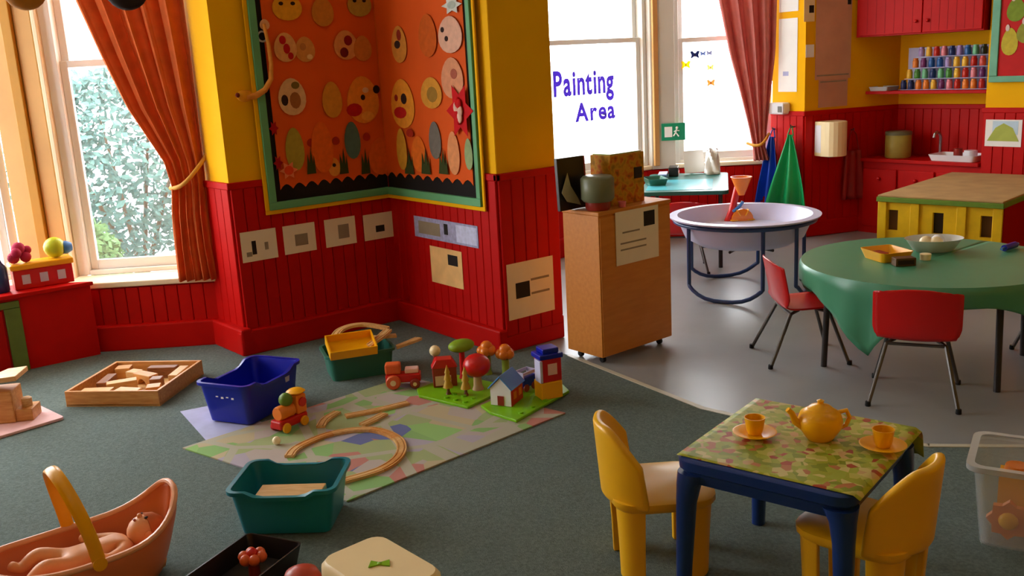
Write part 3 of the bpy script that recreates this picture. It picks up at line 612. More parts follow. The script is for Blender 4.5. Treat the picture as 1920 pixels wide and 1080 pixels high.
# ------------------------------------------------------------------ wooden tray of building blocks
TR = (1.335, 5.12, CZ); TA = -math.pi/4
t = thing('wooden_tray', 'square shallow wooden tray of blocks below the left window', 'tray', TR, TA)
hs = .255
mb = MB(); mb.bx(-hs, hs, -hs, hs, 0, .012); mb.build('base', 'pine', t)
for nm, a in (('side', (-hs, hs, -hs, -hs+.016)), ('side', (-hs, hs, hs-.016, hs)), ('side', (-hs, -hs+.016, -hs+.016, hs-.016)), ('side', (hs-.016, hs, -hs+.016, hs-.016))):
    mb = MB(); mb.bx(*a, .0, .082); mb.build(nm, 'beech', t, bevel=.003)
TM = Matrix.Translation(TR) @ Matrix.Rotation(TA, 4, 'Z')
BL = [('plank', -.13, -.17, .16, .07, .05, 5, 'pine', 'long pale plank block at the front left of the wooden tray'),
      ('plank', .05, -.18, .13, .06, .055, -8, 'pine', 'pale block lying along the front of the wooden tray'),
      ('cube', .17, -.14, .07, .07, .06, 20, 'beech', 'cube block in the front right corner of the wooden tray'),
      ('plank', -.05, -.06, .15, .06, .06, 30, 'pine', 'pale block lying askew in the centre of the wooden tray'),
      ('cube', .13, -.03, .06, .06, .065, 10, 'darkwood', 'dark brown cube block right of centre in the tray'),
      ('plank', -.17, .0, .05, .16, .055, 8, 'darkwood', 'dark brown plank along the left side of the tray'),
      ('arch', .02, .06, .14, .06, .06, -25, 'beech', 'arched wooden block in the middle of the tray'),
      ('plank', .18, .12, .05, .17, .055, 4, 'pine', 'pale plank along the right side of the tray'),
      ('cube', -.07, .11, .07, .06, .06, -15, 'pine', 'pale cube block behind the centre of the tray'),
      ('plank', .06, .18, .16, .05, .06, 3, 'darkwood', 'dark brown plank along the back of the tray'),
      ('cube', -.17, .18, .08, .07, .06, 12, 'beech', 'cube block in the back left corner of the tray')]
for kd, x, y, a, b, c, rz, m, lb in BL:
    p = TM @ Vector((x, y, .0125)); mb = MB()
    if kd == 'arch':
        mb.prism([(-a/2, 0), (-a/4, 0)]+[(a/4*math.cos(math.pi-g), a/4*math.sin(g)) for g in [math.pi*k/8 for k in range(1, 8)]]+[(a/4, 0), (a/2, 0), (a/2, c), (-a/2, c)], -b/2, b/2, Matrix.Rotation(math.pi/2, 4, 'X'))
    else: mb.box((0, 0, c/2), (a, b, c))
    o = mb.build('wooden_block', m, None, bevel=.003, loc=p, rz=TA+math.radians(rz)); tag(o, lb, 'toy block', 'wooden blocks in the tray')
# ------------------------------------------------------------------ pink board with wooden toy house at the far left
t = thing('pink_board', 'pale pink board on the carpet at the left edge', 'board', (.60, 5.07, CZ), math.radians(10))
mb = MB(); mb.prism(rrect(.58, .40, .02), 0, .014); mb.build('panel', mat('pink_card', (244, 196, 196), .55), t, bevel=.003)
t = thing('wooden_toy_house', 'stepped wooden toy house standing on the pink board', 'toy house', (.71, 5.10, CZ+.0145), math.radians(-30))
mb = MB(); mb.bx(-.17, .05, -.07, .07, 0, .16); mb.build('house_wall', 'beech', t, bevel=.004)
mb = MB(); mb.prism([(-.2, 0), (.0, .07), (.09, .075), (.09, .05), (.0, .045), (-.19, -.02)], -.085, .085, Matrix.Translation((0, 0, .165)) @ Matrix.Rotation(math.pi/2, 4, 'X')); mb.build('roof', 'pine', t, bevel=.003)
mb = MB(); mb.bx(.05, .13, -.06, .06, 0, .06); mb.build('step', 'beech', t, bevel=.004)
mb = MB(); mb.lathe([(.025, .06), (.025, .10), (.018, .105)], (.09, 0, 0), 12); mb.build('chimney', 'pine', t)
mb = MB(); mb.bx(-.12, -.04, -.073, -.069, .0, .09); mb.build('doorway', 'darkwood', t)
# ------------------------------------------------------------------ play mat, sheets
ramp_mat('playmat_print', 'voronoi', 6.5, [(0, (158, 170, 120)), (.20, (180, 168, 160)), (.40, (136, 176, 108)), (.56, (186, 172, 138)), (.68, (172, 164, 178)), (.82, (186, 124, 112)), (.88, (146, 188, 112)), (.96, (104, 112, 160))], .9)
_m, nt, r_, b_, tc_ = MATS['playmat_print'], MATS['playmat_print'].node_tree, None, None, None
bs = nt.nodes['Principled BSDF']; src = bs.inputs['Base Color'].links[0].from_socket
wv = nt.nodes.new('ShaderNodeTexVoronoi'); wv.feature = 'DISTANCE_TO_EDGE'; wv.inputs['Scale'].default_value = 3.2
tcn = nt.nodes.new('ShaderNodeTexCoord'); nt.links.new(tcn.outputs['Object'], wv.inputs['Vector'])
gt = nt.nodes.new('ShaderNodeMath'); gt.operation = 'LESS_THAN'; gt.inputs[1].default_value = .055; nt.links.new(wv.outputs['Distance'], gt.inputs[0])
mxn = nt.nodes.new('ShaderNodeMix'); mxn.data_type = 'RGBA'; nt.links.new(gt.outputs[0], mxn.inputs[0]); nt.links.new(src, mxn.inputs[6]); mxn.inputs[7].default_value = (*lin((176, 172, 152)), 1); nt.links.new(mxn.outputs[2], bs.inputs['Base Color'])
mc = [(1.22, 4.10), (1.50, 3.09), (2.70, 3.20), (2.46, 4.22)]
mb = MB(); mb.prism(mc, CZ, MZ-.0005); o = mb.build('play_mat', 'playmat_print', None); tag(o, 'printed road play mat in greens and greys on the carpet', 'rug')
mat('lav_card', (176, 178, 214), .7)
mb = MB(); q = [atz(338, 772, CZ), atz(390, 830, CZ), atz(500, 800, CZ), atz(440, 752, CZ)]; mb.prism([(p.x, p.y) for p in q], CZ+.0002, CZ+.0022)
tag(mb.build('card_sheet', 'lav_card', None), 'lavender card sheet on the carpet under the blue bin', 'sheet')
# ------------------------------------------------------------------ storage bins
BLZ = .0165
t = bin_('storage_bin', 'deep blue plastic bin beside the play mat', (1.655, 4.325, BLZ), math.radians(29), .45, .31, .20, 'plastic_blue', .80, .03)
mb = MB(); mb.box((.02, -.137, .135), (.20, .003, .028), R=Matrix.Rotation(.12, 3, 'X')); mb.build('name_label', 'lav_card', t)
for k in range(4):
    mb = MB(); mb.box((-.212+.012, -.05+.03*k, .14+.006*(k % 2)), (.003, .014, .03), R=Matrix.Rotation(.12, 3, 'Y')); mb.build('white_mark', 'paper_white', t)
t = bin_('storage_bin', 'dark green bin piled with yellow tray and wooden track by the wall', (2.335, 4.50, CZ), math.radians(-18), .38, .28, .14, 'plastic_green', .84)
t = bin_('storage_bin', 'teal plastic bin holding a wooden box in front of the play mat', (1.29, 3.10, MZ), math.radians(-41), .40, .30, .17, 'plastic_teal', .80, .02)
o = MB().box((0, 0, .06), (.24, .12, .12)).build('wooden_box', 'pine', None, bevel=.004, loc=(1.27, 3.07, MZ+.0045), rz=math.radians(-41)); tag(o, 'pale wooden box inside the teal bin', 'box')
# contents of the green bin
t = thing('yellow_tray', 'yellow plastic tray tipped over the front of the green bin', 'tray', (2.26, 4.42, .155), math.radians(-18))
R_ = Matrix.Rotation(.35, 3, 'X')
mb = MB(); mb.box((0, 0, .02), (.25, .16, .006), R=R_); mb.build('floor_panel', 'plastic_gold', t)
for c, d in (((0, -.078, 0), (.25, .006, .05)), ((0, .078, 0), (.25, .006, .05)), ((-.122, 0, 0), (.006, .15, .05)), ((.122, 0, 0), (.006, .15, .05))):
    mb = MB(); mb.box(R_ @ Vector((c[0], c[1], .02))+Vector((0, 0, .02)), d, R=R_); mb.build('side', 'plastic_gold', t)
def track(name, label, pts, wd=.042, h=.012, cat='train track', group=None, loc=None, seg=1, tilt=None):
    """grooved wooden track swept along pts (world); seg = number of pieces"""
    pts = [Vector(p) for p in pts]; base = pts[len(pts)//2].copy()
    t = thing(name, label, cat, base, 0, group); n = len(pts)-1; per = n//seg
    prof = [(-.5, 0), (-.5, 1), (-.36, 1), (-.36, .6), (-.22, .6), (-.22, 1), (.22, 1), (.22, .6), (.36, .6), (.36, 1), (.5, 1), (.5, 0)]
    for sgm in range(seg):
        sub = pts[sgm*per:(n+1 if sgm == seg-1 else (sgm+1)*per+1)]; mb = MB(); vs = []
        for i, p in enumerate(sub):
            a = sub[max(0, i-1)]; b = sub[min(len(sub)-1, i+1)]; u = (b-a).normalized(); s_ = Vector((u.y, -u.x, 0)).normalized()
            k = .985 if i in (0, len(sub)-1) else 1
            vs.append([p-base+s_*x*wd*k+Vector((0, 0, z*h)) for x, z in prof])
        skin_loops(mb, vs); mb.build('track_piece', 'beech' if sgm % 2 else 'pine', t, smooth=False)
    return t
def spline(P, n=8):
    out = []; P = [Vector(p) for p in P]
    for i in range(len(P)-1):
        p0 = P[max(0, i-1)]; p1 = P[i]; p2 = P[i+1]; p3 = P[min(len(P)-1, i+2)]
        for k in range(n):
            f = k/n; out.append(.5*((2*p1)+(p2-p0)*f+(2*p0-5*p1+4*p2-p3)*f*f+(3*p1-p0-3*p2+p3)*f**3))
    return out+[P[-1]]
track('train_track', 'curved wooden train track laid on the play mat', spline([(1.52, 3.64, MZ), (1.60, 3.71, MZ), (1.78, 3.745, MZ), (1.93, 3.66, MZ), (1.96, 3.48, MZ), (1.88, 3.32, MZ), (1.74, 3.24, MZ), (1.56, 3.25, MZ)]), seg=7)
track('loose_track', 'straight wooden track lying loose behind the track loop', spline([(1.93, 3.90, MZ), (2.08, 3.86, MZ), (2.24, 3.84, MZ)]), group='loose track pieces')
track('loose_track', 'short wooden track touching the top of the track loop', spline([(1.93, 3.74, MZ), (2.0, 3.76, MZ), (2.08, 3.79, MZ)]), group='loose track pieces')
track('loose_track', 'wooden track next to the toy engine on the mat', spline([(1.78, 3.86, MZ), (1.84, 3.93, MZ), (1.93, 3.98, MZ)]), group='loose track pieces')
for i, (pts, lb) in enumerate((([(2.20, 4.53, .17), (2.30, 4.62, .215), (2.43, 4.61, .225), (2.54, 4.50, .20)], 'curved track arching highest on the green bin'), ([(2.36, 4.43, .15), (2.44, 4.46, .175), (2.54, 4.42, .175)], 'track piece at the right of the pile in the green bin'), ([(2.25, 4.62, .15), (2.35, 4.56, .165), (2.47, 4.52, .16)], 'track piece across the middle of the green bin'), ([(2.34, 4.38, .165), (2.43, 4.40, .195), (2.52, 4.47, .20)], 'track piece leaning beside the yellow tray in the green bin'), ([(2.50, 4.36, .13), (2.58, 4.33, .15), (2.64, 4.35, .15)], 'short track sticking out at the right of the green bin'))):
    track('loose_track', lb, spline(pts), .045, .014, group='loose track pieces')
# ------------------------------------------------------------------ toy engine and ball on the mat
t = thing('toy_engine', 'red and yellow toy engine with a green dome on the mat', 'toy train', (1.68, 3.97, MZ), math.radians(18))
mb = MB(); mb.bx(-.085, .085, -.035, .035, .018, .06); mb.build('chassis', 'plastic_red', t, bevel=.008)
for x in (-.055, .055):
    for y in (-1, 1):
        mb = MB(); mb.lathe([(.022, -.006), (.024, 0), (.022, .006)], (x, y*.04, .0235), 14, 'Y'); mb.build('wheel', 'plastic_yellow' if y < 0 else 'plastic_red', t)
mb = MB(); mb.lathe([(.03, -.07), (.034, -.06), (.034, .01), (.03, .02)], (0, 0, .088), 16, 'X'); mb.build('boiler', 'plastic_orange', t)
mb = MB(); mb.ball((-.01, 0, .14), .033, 14); mb.build('dome', mat('plastic_moss', (96, 130, 40), .4), t)
mb = MB(); mb.bx(.025, .085, -.035, .035, .06, .15); mb.build('cab', 'plastic_orange', t, bevel=.008)
mb = MB(); mb.lathe([(.001, -.004), (.022, -.004), (.022, .004), (.001, .004)], (.055, -.038, .115), 14, 'Y'); mb.build('cab_disc', 'plastic_red', t)
mb = MB(); mb.lathe([(.03, 0), (.045, .012), (.03, .022), (.001, .024)], (.055, 0, .15), 16); mb.build('roof', 'plastic_yellow', t)
o = MB().ball((0, 0, .019), .019, 14).build('small_ball', mat('ivory', (246, 232, 190), .4), None, loc=(1.545, 3.82, MZ)); tag(o, 'small ivory ball lying in front of the toy engine', 'ball')
# ------------------------------------------------------------------ toy village on green base plates
mat('plate_green', (122, 190, 10), .4)
t = thing('base_plate', 'lime green toy base plate under the toy village nearest the bins', 'toy base', (2.52, 3.80, MZ), math.radians(14))
mb = MB(); mb.prism([(-.17, -.20), (.02, -.20), (.08, -.14), (.17, -.12), (.17, .18), (-.10, .2), (-.17, .12)], 0, .014); mb.build('plate', 'plate_green', t, bevel=.003)
t2 = thing('base_plate', 'lime green toy base plate under the blue roofed house and tower', 'toy base', (2.69, 3.44, MZ), math.radians(14))
mb = MB(); mb.prism([(-.27, -.12), (.18, -.10), (.24, -.02), (.26, .10), (.1, .15), (-.06, .14), (-.2, .15), (-.25, .05)], 0, .014); mb.build('plate', 'plate_green', t2, bevel=.003)
for tt, sp in ((t, [(x, y) for x in (-.13, -.07) for y in (-.15, -.09, -.03)]), (t2, [(x, y) for x in (-.19, -.1, .0, .1) for y in (-.085,)]+[(.2, .0), (.2, .05)])):
    for x, y in sp:
        mb = MB(); mb.lathe([(.012, .014), (.012, .021), (.001, .0211)], (x, y, 0), 10); mb.build('stud', 'plate_green', tt)
PZ = MZ+.0145
def gable(name, label, loc, rz, w_, d_, h, rh, mw, mr, mf):
    t = thing(name, label, 'toy house', loc, rz)
    mb = MB(); mb.prism([(-w_/2, 0), (w_/2, 0), (w_/2, h), (0, h+rh), (-w_/2, h)], -d_/2, d_/2, Matrix.Rotation(math.pi/2, 4, 'X')); mb.build('walls', mw, t, bevel=.002)
    for sg in (-1, 1):
        L_ = math.hypot(w_/2, rh)+.014; mb = MB(); mb.box((sg*w_/4*1.08, 0, h+rh/2+.003), (L_, d_+.02, .007), R=Matrix.Rotation(sg*math.atan2(rh, w_/2), 3, 'Y')); mb.build('roof', mr, t, bevel=.002)
    mb = MB(); mb.prism([(-w_/2+.002, .002), (w_/2-.002, .002), (w_/2-.002, h), (0, h+rh-.003), (-w_/2+.002, h)], 0, .003, Matrix.Translation((0, -d_/2, 0)) @ Matrix.Rotation(math.pi/2, 4, 'X')); fr = mb.build('front_wall', mf, t)
    mb = MB(); mb.bx(-.016, .016, -d_/2-.006, -d_/2-.003, .004, .05); mb.build('door', 'plastic_maroon', fr)
    for sg in (-1, 1):
        mb = MB(); mb.bx(w_/2, w_/2+.003, sg*d_*.22-.014, sg*d_*.22+.014, .03, .065); mb.build('window', 'plastic_orange', t)
    return t
gable('toy_house', 'toy house with blue gable roof, white front and red side', (2.58, 3.485, PZ), math.radians(-62), .11, .135, .085, .055, 'plastic_red', 'plastic_sky', 'plastic_white')
t = thing('toy_tower', 'toy tower with yellow foot, red storey and blue cap', 'toy tower', (2.765, 3.395, PZ), math.radians(-15))
mb = MB(); mb.bx(-.055, .055, -.045, .045, 0, .085); mb.build('yellow_foot', 'plastic_gold', t, bevel=.004)
mb = MB(); mb.bx(-.05, .055, -.042, .045, .0852, .20); st = mb.build('red_storey', 'plastic_red', t, bevel=.004)
mb = MB(); mb.bx(-.018, .03, -.045, -.0415, .12, .175); mb.build('window', mat('plastic_blush', (246, 200, 190), .4), st)
mb = MB(); mb.bx(-.06, -.045, -.046, .02, .0855, .195); mb.build('pale_pillar', 'plastic_lavender', t, bevel=.003)
mb = MB(); mb.bx(-.062, .062, -.052, .052, .2005, .225); mb.bx(-.04, .045, -.04, .04, .225, .25); mb.build('blue_cap', 'plastic_blue', t, bevel=.005)
t = thing('toy_car', 'blue toy cart with grey rails behind the blue roofed house', 'toy', (2.75, 3.555, PZ), math.radians(10))
mb = MB(); mb.bx(-.05, .05, -.03, .03, .02, .075); mb.build('body', 'plastic_blue', t, bevel=.006)
mb = MB(); mb.bx(-.05, .05, -.032, -.026, .085, .10); mb.bx(-.05, .05, .026, .032, .085, .10); mb.bx(-.048, -.042, -.03, .03, .07, .1); mb.bx(.042, .048, -.03, .03, .07, .1); mb.build('rail', 'plastic_lavender', t)
for x in (-.03, .03):
    for y in (-.032, .032):
        mb = MB(); mb.lathe([(.019, -.004), (.02, 0), (.019, .004)], (x, y, .0202), 12, 'Y'); mb.build('wheel', 'plastic_maroon', t)
t = thing('toy_windmill', 'toy tree with large red dome and pale stem in the village', 'toy', (2.585, 3.73, PZ))
mb = MB(); mb.lathe([(.03, 0), (.022, .02), (.02, .07), (.028, .085)], n=14); mb.build('stem', mat('plastic_tan', (205, 170, 130), .5), t)
mb = MB(); mb.ball((0, 0, .125), .070, 20, 1, 1, .85); mb.build('red_dome', 'plastic_red', t)
t = thing('toy_tree', 'toy tree with lime green cap at the back of the village', 'toy', (2.635, 3.93, PZ+.0005))
mb = MB(); mb.lathe([(.022, 0), (.016, .02), (.014, .15)], n=12); mb.build('trunk', 'plastic_red', t)
mb = MB(); mb.ball((0, 0, .175), .055, 18, 1.35, 1, .6); mb.build('lime_cap', mat('plastic_leaf', (130, 165, 30), .5), t)
for i, (x, y, h, r, lb) in enumerate(((2.80, 3.94, .10, .045, 'orange topped toy tree at the back left of the tower'), (2.86, 3.86, .085, .045, 'lower orange topped toy tree behind the blue roof'))):
    t = thing('toy_tree', lb, 'toy', (x, y, CZ)); mb = MB(); mb.lathe([(.026, 0), (.02, .02), (.02, h)], n=12); mb.build('trunk', 'plastic_olive', t)
    mb = MB()
    for k in range(5): mb.ball((math.cos(k*1.26)*r*.6, math.sin(k*1.26)*r*.6, h+.03), r*.6, 10)
    mb.ball((0, 0, h+.05), r*.75, 12); mb.build('orange_crown', 'plastic_orange', t)
for i, (x, y, lb) in enumerate(((2.49, 3.70, 'thin yellow toy tree in front of the red dome'), (2.44, 3.78, 'yellow toy tree at the left of the red dome'))):
    t = thing('toy_tree', lb, 'toy', (x, y, PZ)); mb = MB(); mb.lathe([(.014, 0), (.008, .015), (.007, .04)], n=10); mb.build('trunk', 'plastic_brown', t)
    mb = MB(); mb.lathe([(.026, .035), (.012, .075), (.02, .075), (.009, .11), (.014, .11), (.001, .15)], n=12); mb.build('crown', mat('plastic_mustard', (190, 150, 30), .5), t)
t = thing('toy_tractor', 'orange and red toy tractor left of the toy village', 'toy tractor', (2.375, 4.075, MZ+.0005), math.radians(-35))
mb = MB(); mb.bx(-.10, .08, -.035, .035, .03, .075); mb.build('body', 'plastic_red', t, bevel=.008)
mb = MB(); mb.bx(-.10, -.02, -.032, .032, .075, .13); mb.build('cab', mat('plastic_coral', (226, 100, 50), .4), t, bevel=.01)
mb = MB(); mb.bx(.0, .07, -.028, .028, .075, .10); mb.build('bonnet', mat('plastic_blush', (246, 200, 190), .4), t, bevel=.006)
for x, r in ((-.06, .038), (.05, .026)):
    for y in (-1, 1):
        mb = MB(); mb.lathe([(r*.85, -.012), (r, -.006), (r, .006), (r*.85, .012)], (x, y*.044, r), 16, 'Y'); wh_ = mb.build('wheel', 'plastic_coral' if r > .03 else 'plastic_maroon', t)
        mb = MB(); mb.lathe([(r*.4, -.014), (r*.4, .014)], (x, y*.044, r), 10, 'Y'); mb.build('hub', 'plastic_cream', wh_)
t = thing('toy_barn', 'small red toy barn between tractor and green tree', 'toy house', (2.505, 3.905, PZ), math.radians(-30))
mb = MB(); mb.bx(-.06, .06, -.03, .03, 0, .10); mb.build('walls', 'plastic_maroon', t, bevel=.003)
mb = MB(); mb.prism([(-.066, 0), (.066, 0), (.04, .045), (-.04, .045)], -.035, .035, Matrix.Translation((0, 0, .10)) @ Matrix.Rotation(math.pi/2, 4, 'X')); mb.build('roof', 'plastic_red', t, bevel=.003)
mb = MB(); mb.bx(-.05, .03, -.034, -.03, .01, .06); mb.build('pale_gate', 'plastic_blush', t)
t = thing('toy_figure', 'pale toy figure standing behind the tractor', 'toy figure', (2.58, 4.10, CZ))
mb = MB(); mb.lathe([(.022, 0), (.024, .04), (.014, .10), (.010, .12)], n=12); mb.build('body', 'plastic_maroon', t)
mb = MB(); mb.ball((0, 0, .145), .03, 14); mb.build('head', 'plastic_cream', t)
# ------------------------------------------------------------------ wooden cabinet on casters with things on top
CA = math.radians(2); CW, CDp, CH = .555, .27, .83
cx_, cy_ = 3.315, 3.60
CMt = Matrix.Translation((cx_, cy_, 0)) @ Matrix.Rotation(CA, 4, 'Z')
t = thing('rolling_cabinet', 'tall light wooden cabinet on casters beside the red pillar', 'cabinet', (cx_, cy_, 0), CA)
mb = MB(); mb.bx(0, CW, 0, CDp, .045, CH-.02); mb.build('body', 'cabinet_veneer', t, bevel=.003)
mb = MB(); mb.bx(-.004, CW+.004, -.006, CDp+.004, CH-.02, CH); mb.build('top', 'cabinet_veneer', t, bevel=.004)
mb = MB(); mb.bx(.006, CW-.006, -.006, -.0005, .05, CH-.03); mb.build('front_panel', 'cabinet_veneer', t, bevel=.002)
for x in (.05, CW-.05):
    for y in (.05, CDp-.05):
        mb = MB(); mb.box((x, y, .042), (.03, .03, .014)); c_ = mb.build('caster', 'steel', t)
        mb = MB(); mb.lathe([(.015, -.011), (.018, -.008), (.018, .008), (.015, .011)], (x, y, .0182), 14, 'X'); mb.build('wheel', 'dark_rubber', c_)
MCf = CMt.to_3x3().to_4x4() @ MA
nrm = (CMt.to_3x3() @ Vector((0, 1, 0)))
sheet('notice_sheet', 'cream notice sheet with dark photo on the cabinet front', 'notice', ((1153, 399), (1235, 480)), (tuple(CMt @ Vector((0, -.009, 0))), nrm, MCf), (('photo', .28, .28, .26, .28, 'ink'), ('text_line', -.1, -.1, .6, .03, 'ink_soft'), ('text_line', -.1, -.22, .6, .03, 'ink_soft'), ('text_line', -.15, .1, .4, .03, 'ink_soft')))
def oncab(x, y): p = CMt @ Vector((x, y, CH+.0008)); return p
t = thing('picture_book', 'black picture book with white bird shape leaning at the cabinet back', 'book', oncab(.0, .20), CA)
mb = MB(); mb.box((0, 0, .14), (.19, .022, .275), R=Matrix.Rotation(-.05, 3, 'X')); mb.build('cover', 'plastic_black', t, bevel=.002)
mb = MB(); mb.box((.1, .003, .14), (.014, .024, .27), R=Matrix.Rotation(-.05, 3, 'X')); mb.build('red_spine', 'plastic_maroon', t)
mb = MB(); mb.prism([(-.085, .10), (-.04, .20), (-.02, .13), (.03, .06), (.05, .02), (.02, .03), (-.05, .05)], -.0, .002, Matrix.Translation((0, -.0215, 0)) @ Matrix.Rotation(math.pi/2+.0, 4, 'X')); mb.build('bird_print', mat('bird_grey', (170, 165, 130), .7), t)
t = thing('storage_box', 'yellow patterned cardboard box on top of the wooden cabinet', 'box', oncab(.30, .13), CA)
ramp_mat('box_print', 'noise', 22, [(.3, (150, 110, 20)), (.48, (196, 142, 30)), (.6, (190, 96, 20)), (.72, (120, 80, 20))], .6)
mb = MB(); mb.bx(-.12, .14, -.05, .10, 0, .27); mb.build('carton', 'box_print', t, bevel=.003)
mb = MB(); mb.bx(.06, .12, -.054, -.05, .13, .19); mb.build('dark_print', 'ink', t)
mb = MB(); mb.bx(-.11, .13, -.04, .09, .27, .276); mb.build('lid_flap', 'plastic_olive', t)
t = thing('small_drum', 'grey green round tin in front of the yellow box on the cabinet', 'tin', oncab(.075, .075))
mb = MB(); mb.lathe([(.075, .045), (.088, .06), (.088, .165), (.075, .178), (.001, .18)], n=24); mb.build('tin', mat('tin_green', (112, 116, 88), .4), t)
mb = MB(); mb.lathe([(.06, 0), (.066, .01), (.066, .044), (.001, .0445)], n=24); mb.build('dark_base', 'plastic_maroon', t)
t = thing('small_pot', 'small pink pot at the front of the cabinet top', 'pot', oncab(.205, .025))
mb = MB(); mb.lathe([(.018, 0), (.022, .03), (.019, .03), (.016, .004)], n=14); mb.build('pot', 'plastic_pink', t)
# ------------------------------------------------------------------ small blue table with patterned cloth
TX, TY, TZ = 2.272, 1.622, .455; TAg = math.radians(14); tw, td = .585, .53
TMx = Matrix.Translation((TX, TY, 0)) @ Matrix.Rotation(TAg, 4, 'Z')
t = thing('play_table', 'small navy blue plastic play table with rounded legs', 'table', (TX, TY, CZ), TAg)
mb = MB(); skin_loops(mb, [loop(tw-.03, td-.03, .05, TZ-.05), loop(tw-.004, td-.004, .055, TZ-.04), loop(tw, td, .056, TZ-.012), loop(tw-.02, td-.02, .05, TZ-CZ)]); mb.build('table_top', 'plastic_navy', t)
mb = MB(); skin_loops(mb, [loop(tw-.05, td-.05, .05, TZ-.085), loop(tw-.02, td-.02, .05, TZ-.045), loop(tw-.04, td-.04, .045, TZ-.045), loop(tw-.07, td-.07, .045, TZ-.085)], False, False); mb.build('apron', 'plastic_navy', t)
for sx in (-1, 1):
    for sy in (-1, 1):
        mb = MB(); lp = []
        for z, s_, o_ in ((0, .042, -.004), (.1, .046, 0), (.3, .058, .004), (.36, .07, .006), (.40, .095, .012)):
            cx0 = sx*(tw/2-s_/2-.002+.0); cy0 = sy*(td/2-s_/2-.002)
            lp.append([Vector((cx0+p.x, cy0+p.y, z)) for p in loop(s_, s_, s_*.42, 0, 0, 2)])
        skin_loops(mb, lp); mb.build('leg', 'plastic_navy', t)
_m, nt, r_, bs, tc_ = ramp_mat('cloth_print', 'voronoi', 42, [(0, (168, 172, 50)), (.25, (196, 190, 90)), (.42, (140, 152, 40)), (.58, (212, 196, 120)), (.70, (190, 120, 70)), (.78, (170, 180, 60)), (.90, (206, 168, 110)), (.96, (176, 80, 50))], .45)
CLZ = TZ+.0012
t = thing('small_tablecloth', 'green and yellow flowered wipe clean cloth on the small blue table', 'tablecloth', (TX, TY, CLZ), TAg)
def clothfn(u, v):
    x = -tw/2+.02+u*(tw+.045); y = -td/2-.012+v*(td+.005); z = .0015
    ex = x-(tw/2-.012); ey = -td/2+.004-y
    if ex > 0: z -= ex*1.25+.006*math.sin(v*14)*min(1, ex*20); x = tw/2-.004+ex*.35
    if ey > 0: z -= ey*.7
    return (x, y, z)
mb = MB(); mb.grid(clothfn, 40, 30); mb.build('cloth', 'cloth_print', t, solid=.0016)
IZ = CLZ+.003
def cup_set(lbc, lbs, px, py):
    p = atz(px, py, IZ)
    t = thing('toy_saucer', lbs, 'saucer', (p.x, p.y, IZ), 0, 'toy saucers'); mb = MB(); mb.lathe([(.001, .002), (.03, .0), (.034, .004), (.062, .014), (.066, .017), (.062, .018), (.034, .009), (.001, .008)], n=28); mb.build('plate', 'plastic_gold', t)
    t = thing('toy_cup', lbc, 'cup', (p.x, p.y, IZ+.0092), math.radians(40), 'toy cups'); mb = MB(); mb.lathe([(.001, 0), (.020, 0), (.025, .012), (.031, .05), (.032, .053), (.029, .053), (.023, .014), (.001, .006)], n=24); mb.build('bowl', 'plastic_gold', t)
    mb = MB(); mb.tube([(.027, 0, .043), (.043, 0, .043), (.050, 0, .032), (.043, 0, .018), (.025, 0, .014)], .0045, 8); mb.build('handle', 'plastic_gold', t)
cup_set('yellow toy cup left of the teapot', 'yellow toy saucer left of the teapot', 1415, 818)
cup_set('yellow toy cup at the right end of the small table', 'yellow toy saucer at the right end of the small table', 1655, 842)
p = atz(1537, 822, IZ); t = thing('toy_teapot', 'round yellow toy teapot between the two cups', 'teapot', (p.x, p.y, IZ), math.radians(-37))
mb = MB(); mb.lathe([(.001, 0), (.036, 0), (.040, .004), (.060, .035), (.066, .058), (.058, .082), (.040, .094), (.036, .096)], n=28); mb.build('body', 'plastic_gold', t)
mb = MB(); mb.lathe([(.038, .0955), (.030, .103), (.012, .108), (.008, .113), (.011, .120), (.001, .125)], n=20); mb.build('lid', 'plastic_gold', t)
mb = MB(); mb.tube([(-.05, 0, .045), (-.075, 0, .06), (-.085, 0, .085), (-.098, 0, .098)], [.016, .012, .009, .008], 10); mb.build('spout', 'plastic_gold', t)
mb = MB(); mb.tube([(.05, 0, .08), (.078, 0, .085), (.088, 0, .062), (.078, 0, .038), (.055, 0, .03)], .007, 8); mb.build('handle', 'plastic_gold', t)
# ------------------------------------------------------------------ yellow moulded chairs
pl('chair_yellow', (246, 186, 18), .36)
def ychair(label, x, y, rz):
    t = thing('toy_chair', label, 'chair', (x, y, CZ), rz, 'yellow moulded chairs'); r = .165; th = .028
    def backp(u, v):      # curved hugging backrest, open towards +Y
        a = math.radians(200+140*u); e = abs(u-.5)*2; top = .50-.10*max(0, e-.35)**1.6*2.2; z = .25+(top-.25)*v
        return (r*1.02*math.cos(a), r*1.02*math.sin(a)+.0-.02*v, z)
    mb = MB(); mb.grid(backp, 24, 8); o = mb.build('backrest', 'plastic_chair_yellow', t, solid=th, bevel=.010)
    mb = MB(); skin_loops(mb, [loop(.29, .30, .07, .235), loop(.315, .325, .08, .25), loop(.315, .325, .08, .268), loop(.28, .29, .07, .275)]); mb.build('seat', 'plastic_chair_yellow', t)
    for sx in (-1, 1):
        for sy in (-1, 1):
            mb = MB(); lp = []
            for z, wd in ((0, .085), (.12, .09), (.245, .10)):
                cx0, cy0 = sx*(.158-.045), sy*(.158-.045)
                poly = []
                for k in range(9):
                    a = math.radians(-8+106*k/8); poly.append((math.cos(a), math.sin(a)))
                ro = wd*.72; ri = ro-.022
                pts = [(sx*(p0*ro-.035), sy*(p1*ro-.035)) for p0, p1 in poly]+[(sx*(p0*ri-.035), sy*(p1*ri-.035)) for p0, p1 in poly[::-1]]
                lp.append([Vector((cx0+a_, cy0+b_, z)) for a_, b_ in pts])
            skin_loops(mb, lp); mb.build('leg', 'plastic_chair_yellow', t, bevel=.004)
    return t
